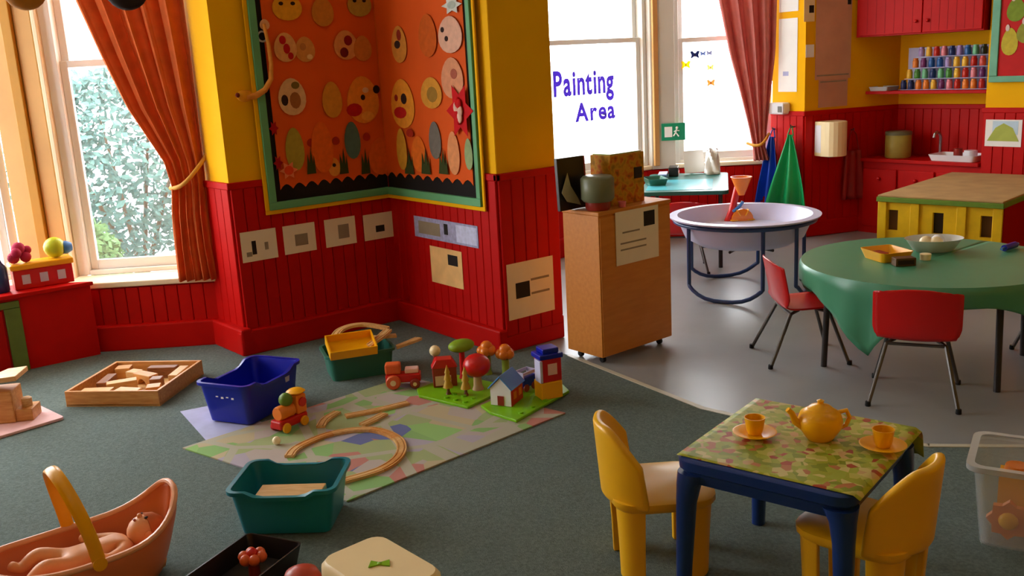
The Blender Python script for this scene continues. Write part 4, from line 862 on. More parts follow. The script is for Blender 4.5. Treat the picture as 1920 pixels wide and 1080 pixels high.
ychair('yellow moulded child chair at the left of the small blue table', 2.05, 1.985, math.radians(-125))
ychair('yellow moulded child chair at the right of the small blue table', 2.275, 1.395, math.radians(8))
# ------------------------------------------------------------------ clear toy box at the right edge
BX, BYY = 3.055, 1.20; BA = math.radians(-68)
t = thing('clear_toy_box', 'clear plastic storage box of toys at the right edge', 'storage box', (BX, BYY, CZ), BA)
mb = MB(); skin_loops(mb, [loop(.42, .24, .03, 0), loop(.48, .29, .035, .275), loop(.473, .283, .032, .275), loop(.413, .233, .027, .006)]); mb.build('tub', 'clear_plastic', t)
mb = MB(); skin_loops(mb, [loop(.481, .291, .035, .263), loop(.52, .33, .045, .263), loop(.52, .33, .045, .281), loop(.473, .283, .032, .281)], False, False); mb.build('rim', mat('rim_frost', (206, 210, 208), .3, .5, alpha=.75), t)
BM = Matrix.Translation((BX, BYY, CZ+.007)) @ Matrix.Rotation(BA, 4, 'Z')
def inbox(name, label, cat, x, y, z, parts):
    p = BM @ Vector((x, y, z)); t = thing(name, label, cat, p, BA, 'toys in the clear box')
    for nm, mb, m in parts: mb.build(nm, m, t)
inbox('toy_flower', 'orange toy flower with yellow centre inside the clear box', 'toy', -.13, -.078, .0, [('petals', MB().prism([((.052 if i % 2 else .066)*math.cos(i*.393), .075+(.052 if i % 2 else .066)*math.sin(i*.393)) for i in range(16)], -.012, .012, Matrix.Rotation(math.pi/2, 4, 'X')), 'plastic_orange'), ('centre', MB().ball((0, -.014, .075), .03, 12, 1, .5, 1), 'plastic_gold')])
inbox('toy_doll', 'salmon pink soft toy beside the flower in the clear box', 'toy', .0, -.055, 0, [('body', MB().ball((0, 0, .07), .06, 14, 1, .8, 1.15), 'plastic_peach'), ('head', MB().ball((0, 0, .165), .038, 12), 'plastic_peach')])
inbox('toy_cube', 'yellow toy block with rounded edges at the back of the clear box', 'toy', -.12, .05, 0, [('block', MB().bx(-.05, .05, -.04, .04, 0, .19), 'plastic_yellow'), ('cap', MB().lathe([(.04, .19), (.035, .215), (.001, .22)], n=14), 'plastic_orange')])
inbox('toy_cone', 'dark red toy cone standing inside the clear box', 'toy', -.01, .055, 0, [('cone', MB().lathe([(.05, 0), (.048, .02), (.03, .2), (.001, .24)], n=16), 'plastic_red'), ('base_ring', MB().lathe([(.05, 0), (.055, .01), (.05, .02)], n=16), 'plastic_maroon')])
inbox('toy_brick', 'dark green toy brick at the right end of the clear box', 'toy', .11, -.01, 0, [('brick', MB().bx(-.045, .035, -.03, .022, 0, .05), 'plastic_green'), ('studs', MB().lathe([(.012, .05), (.012, .058), (.001, .058)], (-.02, 0, 0), 10), 'plastic_green')])
inbox('toy_brick', 'teal toy brick behind the green brick in the clear box', 'toy', .11, .075, 0, [('brick', MB().bx(-.045, .035, -.03, .03, 0, .05), 'plastic_teal'), ('studs', MB().lathe([(.012, .05), (.012, .058), (.001, .058)], (0, 0, 0), 10), 'plastic_teal')])
# ------------------------------------------------------------------ red plastic chairs
def smooth_prof(P, n):
    Q = spline([(a, b, 0) for a, b in P], 6); return [Q[round(i*(len(Q)-1)/n)] for i in range(n+1)]
SH = smooth_prof([(.175, .275), (.165, .295), (.06, .292), (-.07, .288), (-.13, .300), (-.155, .345), (-.170, .42), (-.188, .51), (-.196, .545)], 28)
def rchair(label, x, y, rz, z=0, grp='red plastic school chairs'):
    t = thing('school_chair', label, 'chair', (x, y, z), rz, grp)
    def fn(u, v):
        q = SH[round(u*28)]; e = (v-.5)*2; bk = max(0, min(1, (u-.50)/.15)); wd = .165+.02*bk
        end = max(0, (u-.90)/.10); wd -= .035*end**2.5; fr = max(0, (.10-u)/.10); wd -= .02*fr*fr
        return (wd*e, q.x+bk*.035*e*e, q.y+(1-bk)*.012*e*e-.035*end*abs(e)**3)
    mb = MB(); mb.grid(fn, 28, 14); mb.build('seat_shell', 'plastic_red', t, solid=.007)
    for sx in (-1, 1):
        for sy, fy in ((1, .185), (-1, -.215)):
            mb = MB(); mb.tube([(sx*.09, sy*.05, .279), (sx*.125, sy*.10, .268), (sx*.185, fy, .012)], .0095, 8); lg = mb.build('leg', 'steel', t)
            mb = MB(); mb.lathe([(.012, 0), (.013, .004), (.012, .022)], (sx*.187, fy+.004*sy, 0), 10); mb.build('foot_cap', 'dark_rubber', lg)
    mb = MB(); mb.tube([(-.125, .1, .268), (.125, .1, .268)], .008, 6); mb.tube([(-.125, -.1, .268), (.125, -.1, .268)], .008, 6); mb.build('seat_rail', 'steel', t)
    return t
rchair('red plastic school chair seen from behind at the round table', 4.02, 2.235, math.radians(-62))
rchair('red plastic school chair seen side on left of the round table', 4.16, 2.955, math.radians(-127))
rchair('red plastic school chair pushed up to the teal craft table', 5.36, 4.90, math.radians(-45))
rchair('red plastic school chair mostly hidden on the far right of the round table', 4.98, 1.97, math.radians(46))
# ------------------------------------------------------------------ round table with green cloth
RX, RY, RZ_, RR = 4.50, 2.46, .53, .605
t = thing('round_table', 'round table on black legs under a green cloth', 'table', (RX, RY, 0))
mb = MB(); mb.lathe([(.001, RZ_-.03), (RR-.02, RZ_-.03), (RR-.005, RZ_-.02), (RR-.005, RZ_-.006), (RR-.02, RZ_-.003), (.001, RZ_-.003)], n=48); mb.build('table_top', 'beech', t)
for a in (143, 247, 323, 67):
    c = (math.cos(math.radians(a))*.515, math.sin(math.radians(a))*.515)
    mb = MB(); mb.tube([(c[0]*.97, c[1]*.97, RZ_-.031), (c[0], c[1], .0)], .016, 10); mb.build('leg', mat('black_metal', (40, 34, 32), .4, .5), t)
_m = mat('cloth_green', (76, 150, 114), .34, .5, (5, .05), .05, bscale=14)
t = thing('tablecloth', 'green cloth on the round table, one corner hanging to the left', 'tablecloth', (RX, RY, RZ_))
NA, HS, CR = 96, .70, math.radians(183)
def hang(a):
    b = a-CR; c = max(abs(math.cos(b+math.pi/4)), abs(math.sin(b+math.pi/4))); return min(HS/c, .99)-RR
def rc(u, v):
    a = u*2*math.pi
    if v < .6: r = RR*v/.6; return (r*math.cos(a), r*math.sin(a), .0015)
    f = (v-.6)/.4; h = hang(a)*f; fold = math.sin(a*13+.7)*.5+math.sin(a*21)*.5
    r = RR+.006+min(h, .02)*.5-.05*max(0, h-.05)+fold*.09*h
    return (r*math.cos(a), r*math.sin(a), .0015-h*.98)
mb = MB(); mb.grid(rc, NA, 20); mb.build('cloth', _m, t, solid=.0018)
# things on the round table
OZ = RZ_+.0035
p = atz(1662, 478, OZ+.02); t = thing('sand_tray', 'orange yellow plastic tray on the green round table', 'tray', (p.x, p.y, OZ), math.radians(-25))
mb = MB(); skin_loops(mb, [loop(.15, .17, .02, 0), loop(.18, .21, .02, .05), loop(.172, .202, .018, .05), loop(.142, .162, .016, .005)]); mb.build('tray', 'plastic_gold', t)
mb = MB(); mb.bx(-.06, .0, -.02, .06, .006, .035); mb.build('red_insert', 'plastic_maroon', t)
p = atz(1694, 497, OZ); t = thing('brown_block', 'small dark brown box in front of the yellow tray', 'box', (p.x, p.y, OZ), math.radians(-37))
mb = MB(); mb.bx(-.05, .05, -.03, .03, 0, .04); mb.build('block', mat('choc', (96, 62, 26), .5), t, bevel=.003)
mb = MB(); mb.bx(-.04, .04, -.031, -.029, .008, .03); mb.build('dark_slot', 'ink', t)
p = atz(1750, 470, OZ); t = thing('mixing_bowl', 'white translucent oval bowl on the green round table', 'bowl', (p.x, p.y, OZ), math.radians(-37))
mb = MB(); mb.lathe([(.001, 0), (.085, 0), (.10, .01), (.135, .065), (.142, .068), (.131, .063), (.096, .014), (.001, .006)], n=32, sx=1.05, sy=.8); mb.build('bowl', mat('plastic_milky', (226, 226, 220), .3, .5, alpha=.85), t)
for k, (x, y, c) in enumerate(((-.04, 0, 'plastic_cream'), (.03, .02, 'plastic_white'), (.0, -.03, 'plastic_cream'))):
    mb = MB(); mb.ball((x, y, .045), .036, 12); mb.build('dough_ball', c, t)
p = atz(1735, 487, OZ); o = MB().lathe([(.001, 0), (.025, 0), (.028, .03), (.024, .032), (.001, .032)], n=16).build('small_tub', 'plastic_cream', None, loc=(p.x, p.y, OZ)); tag(o, 'small cream tub in front of the white bowl', 'tub')
p = atz(1893, 468, OZ); t = thing('blue_roller', 'blue toy rolling pin at the back of the green round table', 'toy', (p.x, p.y, OZ), 0)
mb = MB(); mb.tube([(-.06, 0, .017), (.06, 0, .017)], .0165, 12); mb.build('barrel', 'plastic_blue', t)
mb = MB(); mb.tube([(-.09, 0, .017), (-.06, 0, .017)], .007, 8); mb.tube([(.06, 0, .017), (.09, 0, .017)], .007, 8); mb.build('handle', 'plastic_sky', t)
# ------------------------------------------------------------------ water tray on blue tube stand
WX, WY, WZ, WR = 5.13, 4.12, .525, .47
t = thing('water_tray', 'round white water tray on a blue tubular stand', 'water tray', (WX, WY, 0))
mb = MB(); mb.lathe([(.001, WZ-.195), (WR*.66, WZ-.19), (WR*.84, WZ-.14), (WR*.95, WZ-.02), (WR*.96, WZ-.006), (WR*1.06, WZ-.004), (WR*1.07, WZ+.006), (WR*.95, WZ+.008), (WR*.91, WZ-.02), (WR*.81, WZ-.13), (WR*.64, WZ-.178), (.001, WZ-.183)], n=56); mb.build('bowl', 'plastic_lavender', t)
mb = MB(); mb.lathe([(.001, WZ-.10), (WR*.82, WZ-.10)], n=48, cap=False); mb.build('water', mat('water', (206, 210, 240), .35, .3, (3, .03), .05), t)
mb = MB(); mb.tube([Vector((WR*.99*math.cos(a), WR*.99*math.sin(a), WZ-.028)) for a in [2*math.pi*k/48 for k in range(48)]], .013, 8, True); mb.build('ring', 'plastic_tube_blue', t)
for c0 in (200, 300, 60):
    a0, a1 = math.radians(c0-34), math.radians(c0+34); r = WR*.95
    P0 = Vector((r*math.cos(a0), r*math.sin(a0), 0)); P1 = Vector((r*math.cos(a1), r*math.sin(a1), 0)); zt = WZ-.04
    pts = [P0+Vector((0, 0, zt)), P0+Vector((0, 0, .3)), P0+Vector((0, 0, .10))]
    inw = -(P0+P1).normalized()*-.04
    for k in range(0, 13):
        f = k/12; q = P0.lerp(P1, .5-.5*math.cos(math.pi*f)); z = .0135+.0865*(abs(math.cos(math.pi*f))**3); pts.append(q+inw*math.sin(math.pi*f)+Vector((0, 0, z)))
    pts += [P1+Vector((0, 0, .3)), P1+Vector((0, 0, zt))]
    mb = MB(); mb.tube(pts, .0135, 10); mb.build('leg_loop', 'plastic_tube_blue', t)
mb = MB()
for k in range(3):
    a = math.radians(20+60*k); mb.tube([(WR*.6*math.cos(a), WR*.6*math.sin(a), WZ-.207), (-WR*.6*math.cos(a), -WR*.6*math.sin(a), WZ-.207)], .010, 6)
mb.build('support_bar', 'black_metal', t)
p = atz(1378, 408, WZ-.08); t = thing('water_wheel_toy', 'red and orange water wheel toy standing in the water tray', 'toy', (p.x, p.y, WZ-.182), math.radians(-37))
mb = MB(); mb.tube([(-.075, 0, .012), (-.02, 0, .155), (.02, 0, .325)], [.03, .026, .024], 10); mb.build('red_post', 'plastic_red', t)
mb = MB(); mb.lathe([(.022, .0), (.03, .02), (.07, .12), (.076, .13), (.07, .13), (.026, .03)], (.04, -.02, .265), 18); mb.build('funnel', 'plastic_orange', t)
mb = MB(); mb.lathe([(.07, -.015), (.078, -.01), (.078, .01), (.07, .015)], (.045, -.03, .09), 18, 'Y'); wh_ = mb.build('wheel', 'plastic_orange', t)
for k in range(6):
    mb = MB(); a = k*math.pi/3; mb.box((.045+.06*math.cos(a), -.03, .09+.06*math.sin(a)), (.05, .05, .006), R=Matrix.Rotation(-a, 3, 'Y')); mb.build('paddle', 'plastic_gold', wh_)
mb = MB(); mb.tube([(-.02, -.02, .15), (.03, -.03, .19), (.05, -.03, .22)], .012, 8); mb.build('blue_arm', 'plastic_sky', t)
p = atz(1452, 400, WZ-.09); t = thing('toy_boat', 'white toy boat floating in the water tray', 'toy boat', (p.x, p.y, WZ-.107), .4)
mb = MB(); mb.lathe([(.001, 0), (.04, 0), (.06, .03), (.056, .03), (.036, .006), (.001, .006)], n=20, sx=1.6, sy=.8); mb.build('hull', 'plastic_white', t)
mb = MB(); mb.bx(-.03, .02, -.02, .02, .007, .05); mb.build('cabin', 'plastic_lavender', t, bevel=.004)
# ------------------------------------------------------------------ teal craft table by the painting window
KX, KY, KZ, KA = 5.80, 5.24, .60, math.radians(40)
KM = Matrix.Translation((KX, KY, KZ+.003)) @ Matrix.Rotation(KA, 4, 'Z')
t = thing('craft_table', 'craft table with a teal top below the painting window', 'table', (KX, KY, 0), KA)
mb = MB(); mb.prism(rrect(1.15, .66, .05), KZ-.03, KZ); mb.build('table_top', mat('teal_board', (30, 100, 92), .4), t, bevel=.004)
for x in (-.5, .5):
    for y in (-.27, .27):
        mb = MB(); mb.tube([(x, y, KZ-.031), (x, y, 0)], .016, 8); mb.build('leg', 'black_metal', t)
def ontable(x, y): return KM @ Vector((x, y, 0))
mb = MB(); mb.prism(rrect(.62, .5, .02), -.0025, -.0005); o = mb.build('splash_sheet', mat('aqua_sheet', (90, 190, 206), .22, .5), None, loc=ontable(-.18, .04), rz=KA); tag(o, 'shiny pale blue plastic sheet on the teal craft table', 'sheet')
t = thing('paint_tray', 'dark green paint tray at the back of the craft table', 'tray', ontable(-.12, .24)+Vector((0, 0, .001)), KA+.3)
mb = MB(); skin_loops(mb, [loop(.2, .13, .02, 0), loop(.24, .16, .02, .05), loop(.23, .15, .018, .05), loop(.19, .12, .016, .006)]); mb.build('tray', 'plastic_green', t)
t = thing('pencil_case', 'long grey blue pencil box at the back of the craft table', 'box', ontable(.25, .20), KA); mb = MB(); mb.bx(-.1, .1, -.035, .035, 0, .035); mb.build('case', mat('slate', (90, 104, 130), .4), t, bevel=.006); mb = MB(); mb.bx(-.1, .1, -.036, .036, .0352, .045); mb.build('lid', 'plastic_lavender', t, bevel=.003)
t = thing('pencil_case', 'dark box with pale label on the right of the craft table', 'box', ontable(.43, .12), KA); mb = MB(); mb.bx(-.09, .09, -.04, .04, 0, .075); mb.build('case', 'plastic_black', t, bevel=.005); mb = MB(); mb.bx(-.08, .08, -.043, -.04, .005, .035); mb.build('pale_label', 'plastic_blush', t)
t = thing('paper_bag', 'white crumpled paper bag on the right end of the craft table', 'bag', ontable(.50, -.20), KA)
rnd = random.Random(3)
def bagf(u, v):
    a = u*2*math.pi; z = .20*v; k = 1-.35*v; sq = 1/max(abs(math.cos(a)), abs(math.sin(a)))**.7; j = .012*math.sin(a*5+v*7)
    return ((.10*sq*k+j)*math.cos(a), (.06*sq*k+j)*math.sin(a), z+.012*math.sin(a*3)*v)
mb = MB(); mb.grid(bagf, 32, 8); mb.build('bag', 'paper_white', t, solid=.002)
t = thing('tilted_paper', 'white sheet of paper propped up beside the pink curtain', 'paper', ontable(.53, -.05), KA-1.2)
mb = MB(); mb.box((0, .01, .10), (.18, .002, .19), R=Matrix.Rotation(-.25, 3, 'X')); mb.build('sheet', 'paper_white', t); mb = MB(); mb.box((0, .05, .05), (.03, .10, .004), R=Matrix.Rotation(-.8, 3, 'X')); mb.build('prop', 'paper', t)
# ------------------------------------------------------------------ aprons on the reveal, towel dispenser and papers on the far wall
mat('apron_green', (16, 160, 92), .3, .5, (8, .06)); mat('apron_blue', (20, 72, 190), .3, .5, (8, .06)); mat('apron_red', (150, 22, 22), .5, .4)
def apron(label, m, y0, ztop, wbot, h, x=6.93, f=5, ph=0, name='hanging_apron'):
    t = thing(name, label, 'apron', (x, y0, ztop-h), 0, 'aprons on hooks')
    def fn(u, v):
        wd = .04+(wbot-.04)*(1-(1-v)**1.25); s_ = (u-.5)*2; amp = .012+.035*v
        return (-.02-amp*(1+math.sin(s_*f+ph+v)), -s_*wd/2, h*(1-v)+.01*math.sin(u*9)*v)
    mb = MB(); mb.grid(fn, 40, 14); mb.build('cloth', m, t, solid=.004)
    mb = MB(); mb.tube([(-.03, .03, h-.01), (-.02, .012, h+.05), (.0, 0, h+.07), (-.02, -.012, h+.05), (-.03, -.03, h-.01)], .005, 6); mb.build('neck_loop', m, t)
    mb = MB(); mb.tube([(.035, 0, h+.062), (-.02, 0, h+.062), (-.03, 0, h+.08)], .006, 6); mb.build('hook', 'steel', t)
apron('glossy green waterproof apron hanging by the towel dispenser', 'apron_green', 5.03, .89, .44, .62, 6.90, 7)
apron('blue waterproof apron hanging behind the green apron', 'apron_blue', 5.27, .86, .26, .60, 6.97, 6, 1)
dW = (V2(D1)-V2(D0)); sW = dW.length; dW /= sW; nW = Vector((-dW.y, dW.x, 0)); aW = math.atan2(dW.y, dW.x)
p = V2(D0)+dW*.20-nW*.018; t = thing('towel_dispenser', 'white wall mounted paper towel dispenser beside the aprons', 'dispenser', (p.x, p.y, .70), aW)
mb = MB(); poly = [(0, -.11), (0, .11), (-.10, .11)]+[(-.10-.12*math.sin(g), .11*math.cos(g)) for g in [math.pi*k/10 for k in range(1, 10)]]+[(-.10, -.11)]
mb.prism([(y, x) for x, y in poly], 0, .29); mb.build('housing', 'plastic_cream', t, bevel=.006)
mb = MB(); mb.bx(-.07, .07, -.16, -.06, -.006, -.0005); mb.build('outlet', 'plastic_grey', t); mb = MB(); mb.bx(-.111, -.1085, -.09, -.01, .03, .26); mb.build('side_panel', 'plastic_white', t)  # white side panel: window light on the cream housing, put into the colour
MD = Matrix.Rotation(aW, 4, 'Z') @ MA
planeD = (tuple(V2(D0)-nW*.003), nW, MD)
mat('pink_paper', (214, 160, 128), .75, .2, (6, .08)); mat('pink_paper2', (205, 150, 122), .75, .2, (6, .08))
sheet('height_chart', 'tall pinkish paper chart high on the far yellow wall', 'chart', ((1533, -120), (1594, 146)), planeD, (('mark', .42, .05, .10, .05, 'ink'), ('line', 0, -.47, .9, .01, 'ink_soft')), 'pink_paper')
sheet('height_chart', 'short pinkish sheet below the tall paper chart', 'chart', ((1535, 150), (1588, 198)), planeD, (('line', 0, .42, .9, .05, 'ink_soft'),), 'pink_paper2')
sheet('small_note', 'small white note left of the tall pinkish chart', 'note', ((1511, 84), (1526, 107)), planeD, (), 'paper_white')
sheet('small_note', 'pale note with a black spot at the top of the far wall corner', 'note', ((1508, -6), (1527, 40)), planeD, (('spot', .2, 0, .45, .3, 'ink'),), 'plastic_cream')
rW = (V2(D0)-V2(C3)).normalized(); rN = Vector((-rW.y, rW.x, 0)); MR = Matrix.Rotation(math.atan2(rW.y, rW.x), 4, 'Z') @ MA
planeR = (tuple(V2(C3)-rN*.003), rN, MR)
sheet('white_poster', 'long white poster on the bright yellow reveal beside the pink curtain', 'poster', ((1461, 36), (1494, 172)), planeR, (('mark', -.1, -.25, .3, .06, 'lav_card'),), 'paper_white')
sheet('white_poster', 'white sheet above the long poster on the yellow reveal', 'poster', ((1462, -60), (1497, 20)), planeR, (), 'paper_white')
p = onplane(1462, 203, V2(C3)-rN*.04, rN); t = thing('soap_dispenser', 'small white soap dispenser above the aprons', 'dispenser', (p.x, p.y, p.z-.05), math.atan2(rW.y, rW.x))
mb = MB(); mb.bx(-.085, .085, -.05, .04, 0, .10); mb.build('body', 'plastic_white', t, bevel=.015); mb = MB(); mb.bx(.03, .07, -.056, -.05, .02, .07); mb.build('lever', 'plastic_grey', t)
p = V2(D0)+dW*.46-nW*.02; t = thing('red_bag', 'dark red cloth bag hanging on the wainscot right of the dispenser', 'bag', (p.x, p.y, .30), aW)
mb = MB(); mb.grid(lambda u, v: ((u-.5)*.2*(.75+.35*v), -.035-.015*math.sin(u*14)*(.3+v), .42*(1-v)), 24, 10); mb.build('cloth', 'apron_red', t, solid=.004)
mb = MB(); mb.tube([(-.06, -.03, .42), (-.03, -.025, .56), (0, -.02, .60), (.03, -.025, .56), (.06, -.03, .42)], .006, 6); mb.build('strap', 'apron_red', t); mb = MB(); mb.tube([(0, .004, .595), (0, -.03, .595), (0, -.034, .61)], .005, 6); mb.build('hook', 'steel', t)
# ------------------------------------------------------------------ recess: counter, shelf, cupboard
def recess_poly(xf, off=0.02, back=.02):
    f = (xf-D0[0])/(D1[0]-D0[0]); y = D0[1]+(D1[1]-D0[1])*f-off
    return [(xf, y), (xf, YE+off), (XE-back, YE+off), (XE-back, D1[1]-off)]
t = thing('base_cupboard', 'low red cupboard unit with flap doors in the far recess', 'cupboard', (XE, YE, 0))
def rel(P): return [(x-XE, y-YE) for x, y in P]
mb = MB(); mb.prism(rel(recess_poly(7.47, .022, .03)), .0, .62); mb.build('body', 'red_paint', t)
y0, y1 = .05, recess_poly(7.45)[0][1]-YE-.04
for k in range(3):
    a = y0+(y1-y0)*k/3+.01; b = y0+(y1-y0)*(k+1)/3-.01
    mb = MB(); mb.bx(-.398, -.381, a, b, .06, .56); d_ = mb.build('door', 'red_paint', t, bevel=.005); mb = MB(); mb.ball((-.41, (a+b)/2, .48), .016, 10); mb.build('knob', 'plastic_red', d_)
o = MB().prism(recess_poly(7.43, .022, .03), .6205, .65).build('counter_top', 'red_paint', None, bevel=.004); tag(o, 'red painted counter top in the far recess', 'counter')
o = MB().prism(recess_poly(7.50, .022, .022), 1.185, 1.21).build('wall_shelf', 'red_paint', None, bevel=.003); tag(o, 'red shelf holding rows of paint pots in the far recess', 'shelf')
t = thing('wall_cupboard', 'red wall cupboard with two doors above the paint pots', 'cupboard', (XE, YE, 1.66))
mb = MB(); mb.prism(rel(recess_poly(7.40, .022, .022)), 0, .75); mb.build('body', 'red_paint', t)
ya, yb = .03, recess_poly(7.40)[0][1]-YE-.03; ym = onplane(1730, 40, (7.39, 0, 0), NX).y-YE
for a, b, lb in ((ya, ym-.004, 1), (ym+.004, yb, -1)):
    mb = MB(); mb.bx(-.469, -.451, a, b, .01, .74); d_ = mb.build('door', 'red_paint', t, bevel=.004)
    mb = MB(); mb.ball((-.48, (ym-.05 if lb > 0 else ym+.05), .10), .014, 10); mb.build('knob', 'plastic_red', d_)
    for k in range(1, 7):
        yy = a+(b-a)*k/7; mb = MB(); mb.bx(-.4705, -.4688, yy-.003, yy+.003, .02, .73); mb.build('groove_bead', 'red_dark_paint', d_)
CT = .651
p = onplane(1652, 290, (7.62, 0, 0), NX); t = thing('biscuit_tin', 'yellow green tin standing in the corner of the red counter', 'tin', (7.60, 4.47, CT))
mb = MB(); mb.lathe([(.10, 0), (.105, .006), (.105, .19), (.10, .195)], n=28); mb.build('tin', mat('tin_yellow', (176, 165, 78), .45), t); mb = MB(); mb.lathe([(.108, .19), (.108, .215), (.10, .22), (.001, .222)], n=28); mb.build('lid', 'tin_green', t)
t = thing('sink_tray', 'white enamel tray on the red counter below the shelf', 'tray', (7.58, 3.93, CT), 0)
mb = MB(); skin_loops(mb, [loop(.22, .36, .03, 0), loop(.25, .40, .03, .05), loop(.235, .385, .025, .05), loop(.205, .345, .02, .008)]); mb.build('tray', 'plastic_white', t)
mb = MB(); mb.lathe([(.04, .01), (.05, .03), (.05, .085), (.001, .09)], (-.02, -.11, 0), 16); mb.build('white_cup', 'plastic_white', t)
mb = MB(); mb.lathe([(.03, .01), (.035, .03), (.035, .09), (.001, .094)], (.03, .02, 0), 14); mb.build('maroon_cup', 'plastic_maroon', t)
t = thing('tap', 'grey swan neck tap behind the white tray', 'tap', (7.72, 4.16, CT))
mb = MB(); mb.lathe([(.03, 0), (.03, .02), (.016, .03)], n=14); mb.build('base', 'steel', t); mb = MB(); mb.tube([(0, 0, .02), (0, 0, .16), (-.02, 0, .20), (-.06, 0, .215), (-.10, 0, .20), (-.11, 0, .17)], .013, 8); mb.build('spout', mat('chrome', (190, 190, 196), .2, .5, metal=.8), t)
t = thing('flat_tray', 'flat grey white tray at the left end of the red shelf', 'tray', (7.60, 4.62, 1.211), 0)
mb = MB(); skin_loops(mb, [loop(.18, .16, .02, 0), loop(.2, .18, .02, .035), loop(.19, .17, .018, .035), loop(.17, .15, .016, .006)]); mb.build('tray', mat('tray_grey', (196, 200, 204), .4), t); mb = MB(); mb.bx(-.07, .06, -.06, .06, .0065, .026); mb.build('paper_stack', 'paper_white', t)
# paint pots in a tiered rack
t = thing('pot_rack', 'tiered lilac rack behind the coloured paint pots', 'rack', (7.66, 4.04, 1.2108))
yr0, yr1 = -.30, .46
for k in range(4):
    mb = MB(); mb.bx(-.04, .10, yr0-.035, yr1-.05*k if k else yr1, .088*k, .088*k+.004); mb.build('tier', mat('lilac_rack', (196, 196, 232), .5), t)
mb = MB(); mb.bx(-.04, .10, yr0-.039, yr0-.0355, 0, .34); mb.build('end_panel', 'lilac_rack', t); mb = MB(); mb.bx(.1, .104, yr0-.039, yr1, 0, .34); mb.build('back_panel', 'lilac_rack', t)
PC = {'navy': (24, 50, 110), 'yellow': (250, 196, 60), 'green': (80, 150, 60), 'mint': (120, 200, 150), 'orange': (245, 140, 50), 'purple': (120, 50, 110), 'pink': (240, 140, 150), 'red': (205, 40, 24), 'lilac': (176, 150, 210), 'blue': (40, 100, 170), 'coral': (226, 90, 80), 'black': (30, 36, 24)}
ROWS = [('bottom', ['navy', 'navy', 'orange', 'orange', 'yellow', 'purple', 'pink', 'red', 'orange', 'orange', 'red', 'lilac']), ('second', ['yellow', 'green', 'mint', 'navy', 'mint', 'green', 'yellow', 'red', 'pink', 'purple', 'lilac']), ('third', ['orange', 'purple', 'blue', 'blue', 'lilac', 'yellow', 'yellow', 'red', 'coral', 'yellow']), ('top', ['lilac', 'yellow', 'red', 'pink', 'navy', 'lilac', 'blue', 'mint', 'black', 'yellow'])]
ORD = ['first', 'second', 'third', 'fourth', 'fifth', 'sixth', 'seventh', 'eighth', 'ninth', 'tenth', 'eleventh', 'twelfth']
for k, (rn, cs) in enumerate(ROWS):
    for i, cn_ in enumerate(cs):
        yy = yr1-.03-.05*k-(yr1-.03-.05*k-yr0)*i/(len(cs)-1)
        t = thing('paint_pot', '%s paint pot, %s from the left in the %s row of the rack' % (cn_, ORD[i], rn), 'paint pot', (7.66-.012, 4.04+yy, 1.2108+.088*k+.0045), 0, 'paint pots on the red shelf')
        mat('paint_'+cn_, PC[cn_], .35, .5); mb = MB(); mb.lathe([(.022, 0), (.024, .004), (.024, .055), (.02, .06)], n=12); mb.build('pot', 'paint_'+cn_, t); mb = MB(); mb.lathe([(.019, .0602), (.019, .076), (.001, .077)], n=12); mb.build('lid', 'paint_'+cn_, t)
# ------------------------------------------------------------------ board and picture on the chimney breast
t = thing('display_board', 'green framed board with red backing on the far right wall', 'notice board', (XF, 3.0, 1.27)); bA, bB = .645, -.85
mb = MB(); mb.bx(-.02, -.004, bB, bA, 0, 1.05); mb.build('backing', mat('red_card', (196, 16, 14), .75), t)
for a in ((-.032, -.002, bB, bA, -.0, .045), (-.032, -.002, bA-.06, bA, .046, 1.05), (-.032, -.002, bB, bB+.05, .046, 1.05), (-.032, -.002, bB+.05, bA-.06, 1.005, 1.05)):
    mb = MB(); mb.bx(*a); mb.build('frame_rail', mat('frame_aqua', (104, 172, 138), .5), t, bevel=.004)
for lb, px, py, rw, rh, c in (('green paper apple at the top of the far right board', 1905, 18, .13, .17, (128, 150, 50)), ('yellow green paper pear below the apple on the far right board', 1893, 78, .12, .20, (198, 180, 60)), ('olive paper leaf at the edge of the far right board', 1925, 60, .14, .16, (150, 150, 60))):
    p = onplane(px, py, (XF-.024, 0, 0), NX); o = MB().prism(egg(rw, rh, 20, .2), 0, .002, MBm).build('paper_fruit', pap(c), None, loc=(XF-.0215-(.003 if 'leaf' in lb else 0), p.y, p.z)); tag(o, lb, 'paper cutout', 'paper fruit on the far board')
    q = MB(); q.prism([(x-.02, y+rh*.5) for x, y in egg(.03, .05, 10)], .0022, .004, MBm); q.build('leaf_tip', pap((226, 200, 190)), o)
mat('pic_sky', (196, 220, 236), .7, .2); mat('pic_hill', (176, 188, 90), .7, .2)
o = sheet('framed_picture', 'white picture of a green hill on the red wainscot at far right', 'picture', ((1849, 224), (1914, 276)), 'F', (('sky', .05, .2, .7, .5, 'pic_sky'),), 'paper_white')
q = MB(); wd_ = .13; q.prism([(-.12, -.06), (.12, -.06), (.07, .04), (0, .075), (-.06, .04)], .0031, .004, MBm); q.build('hill', 'pic_hill', o)
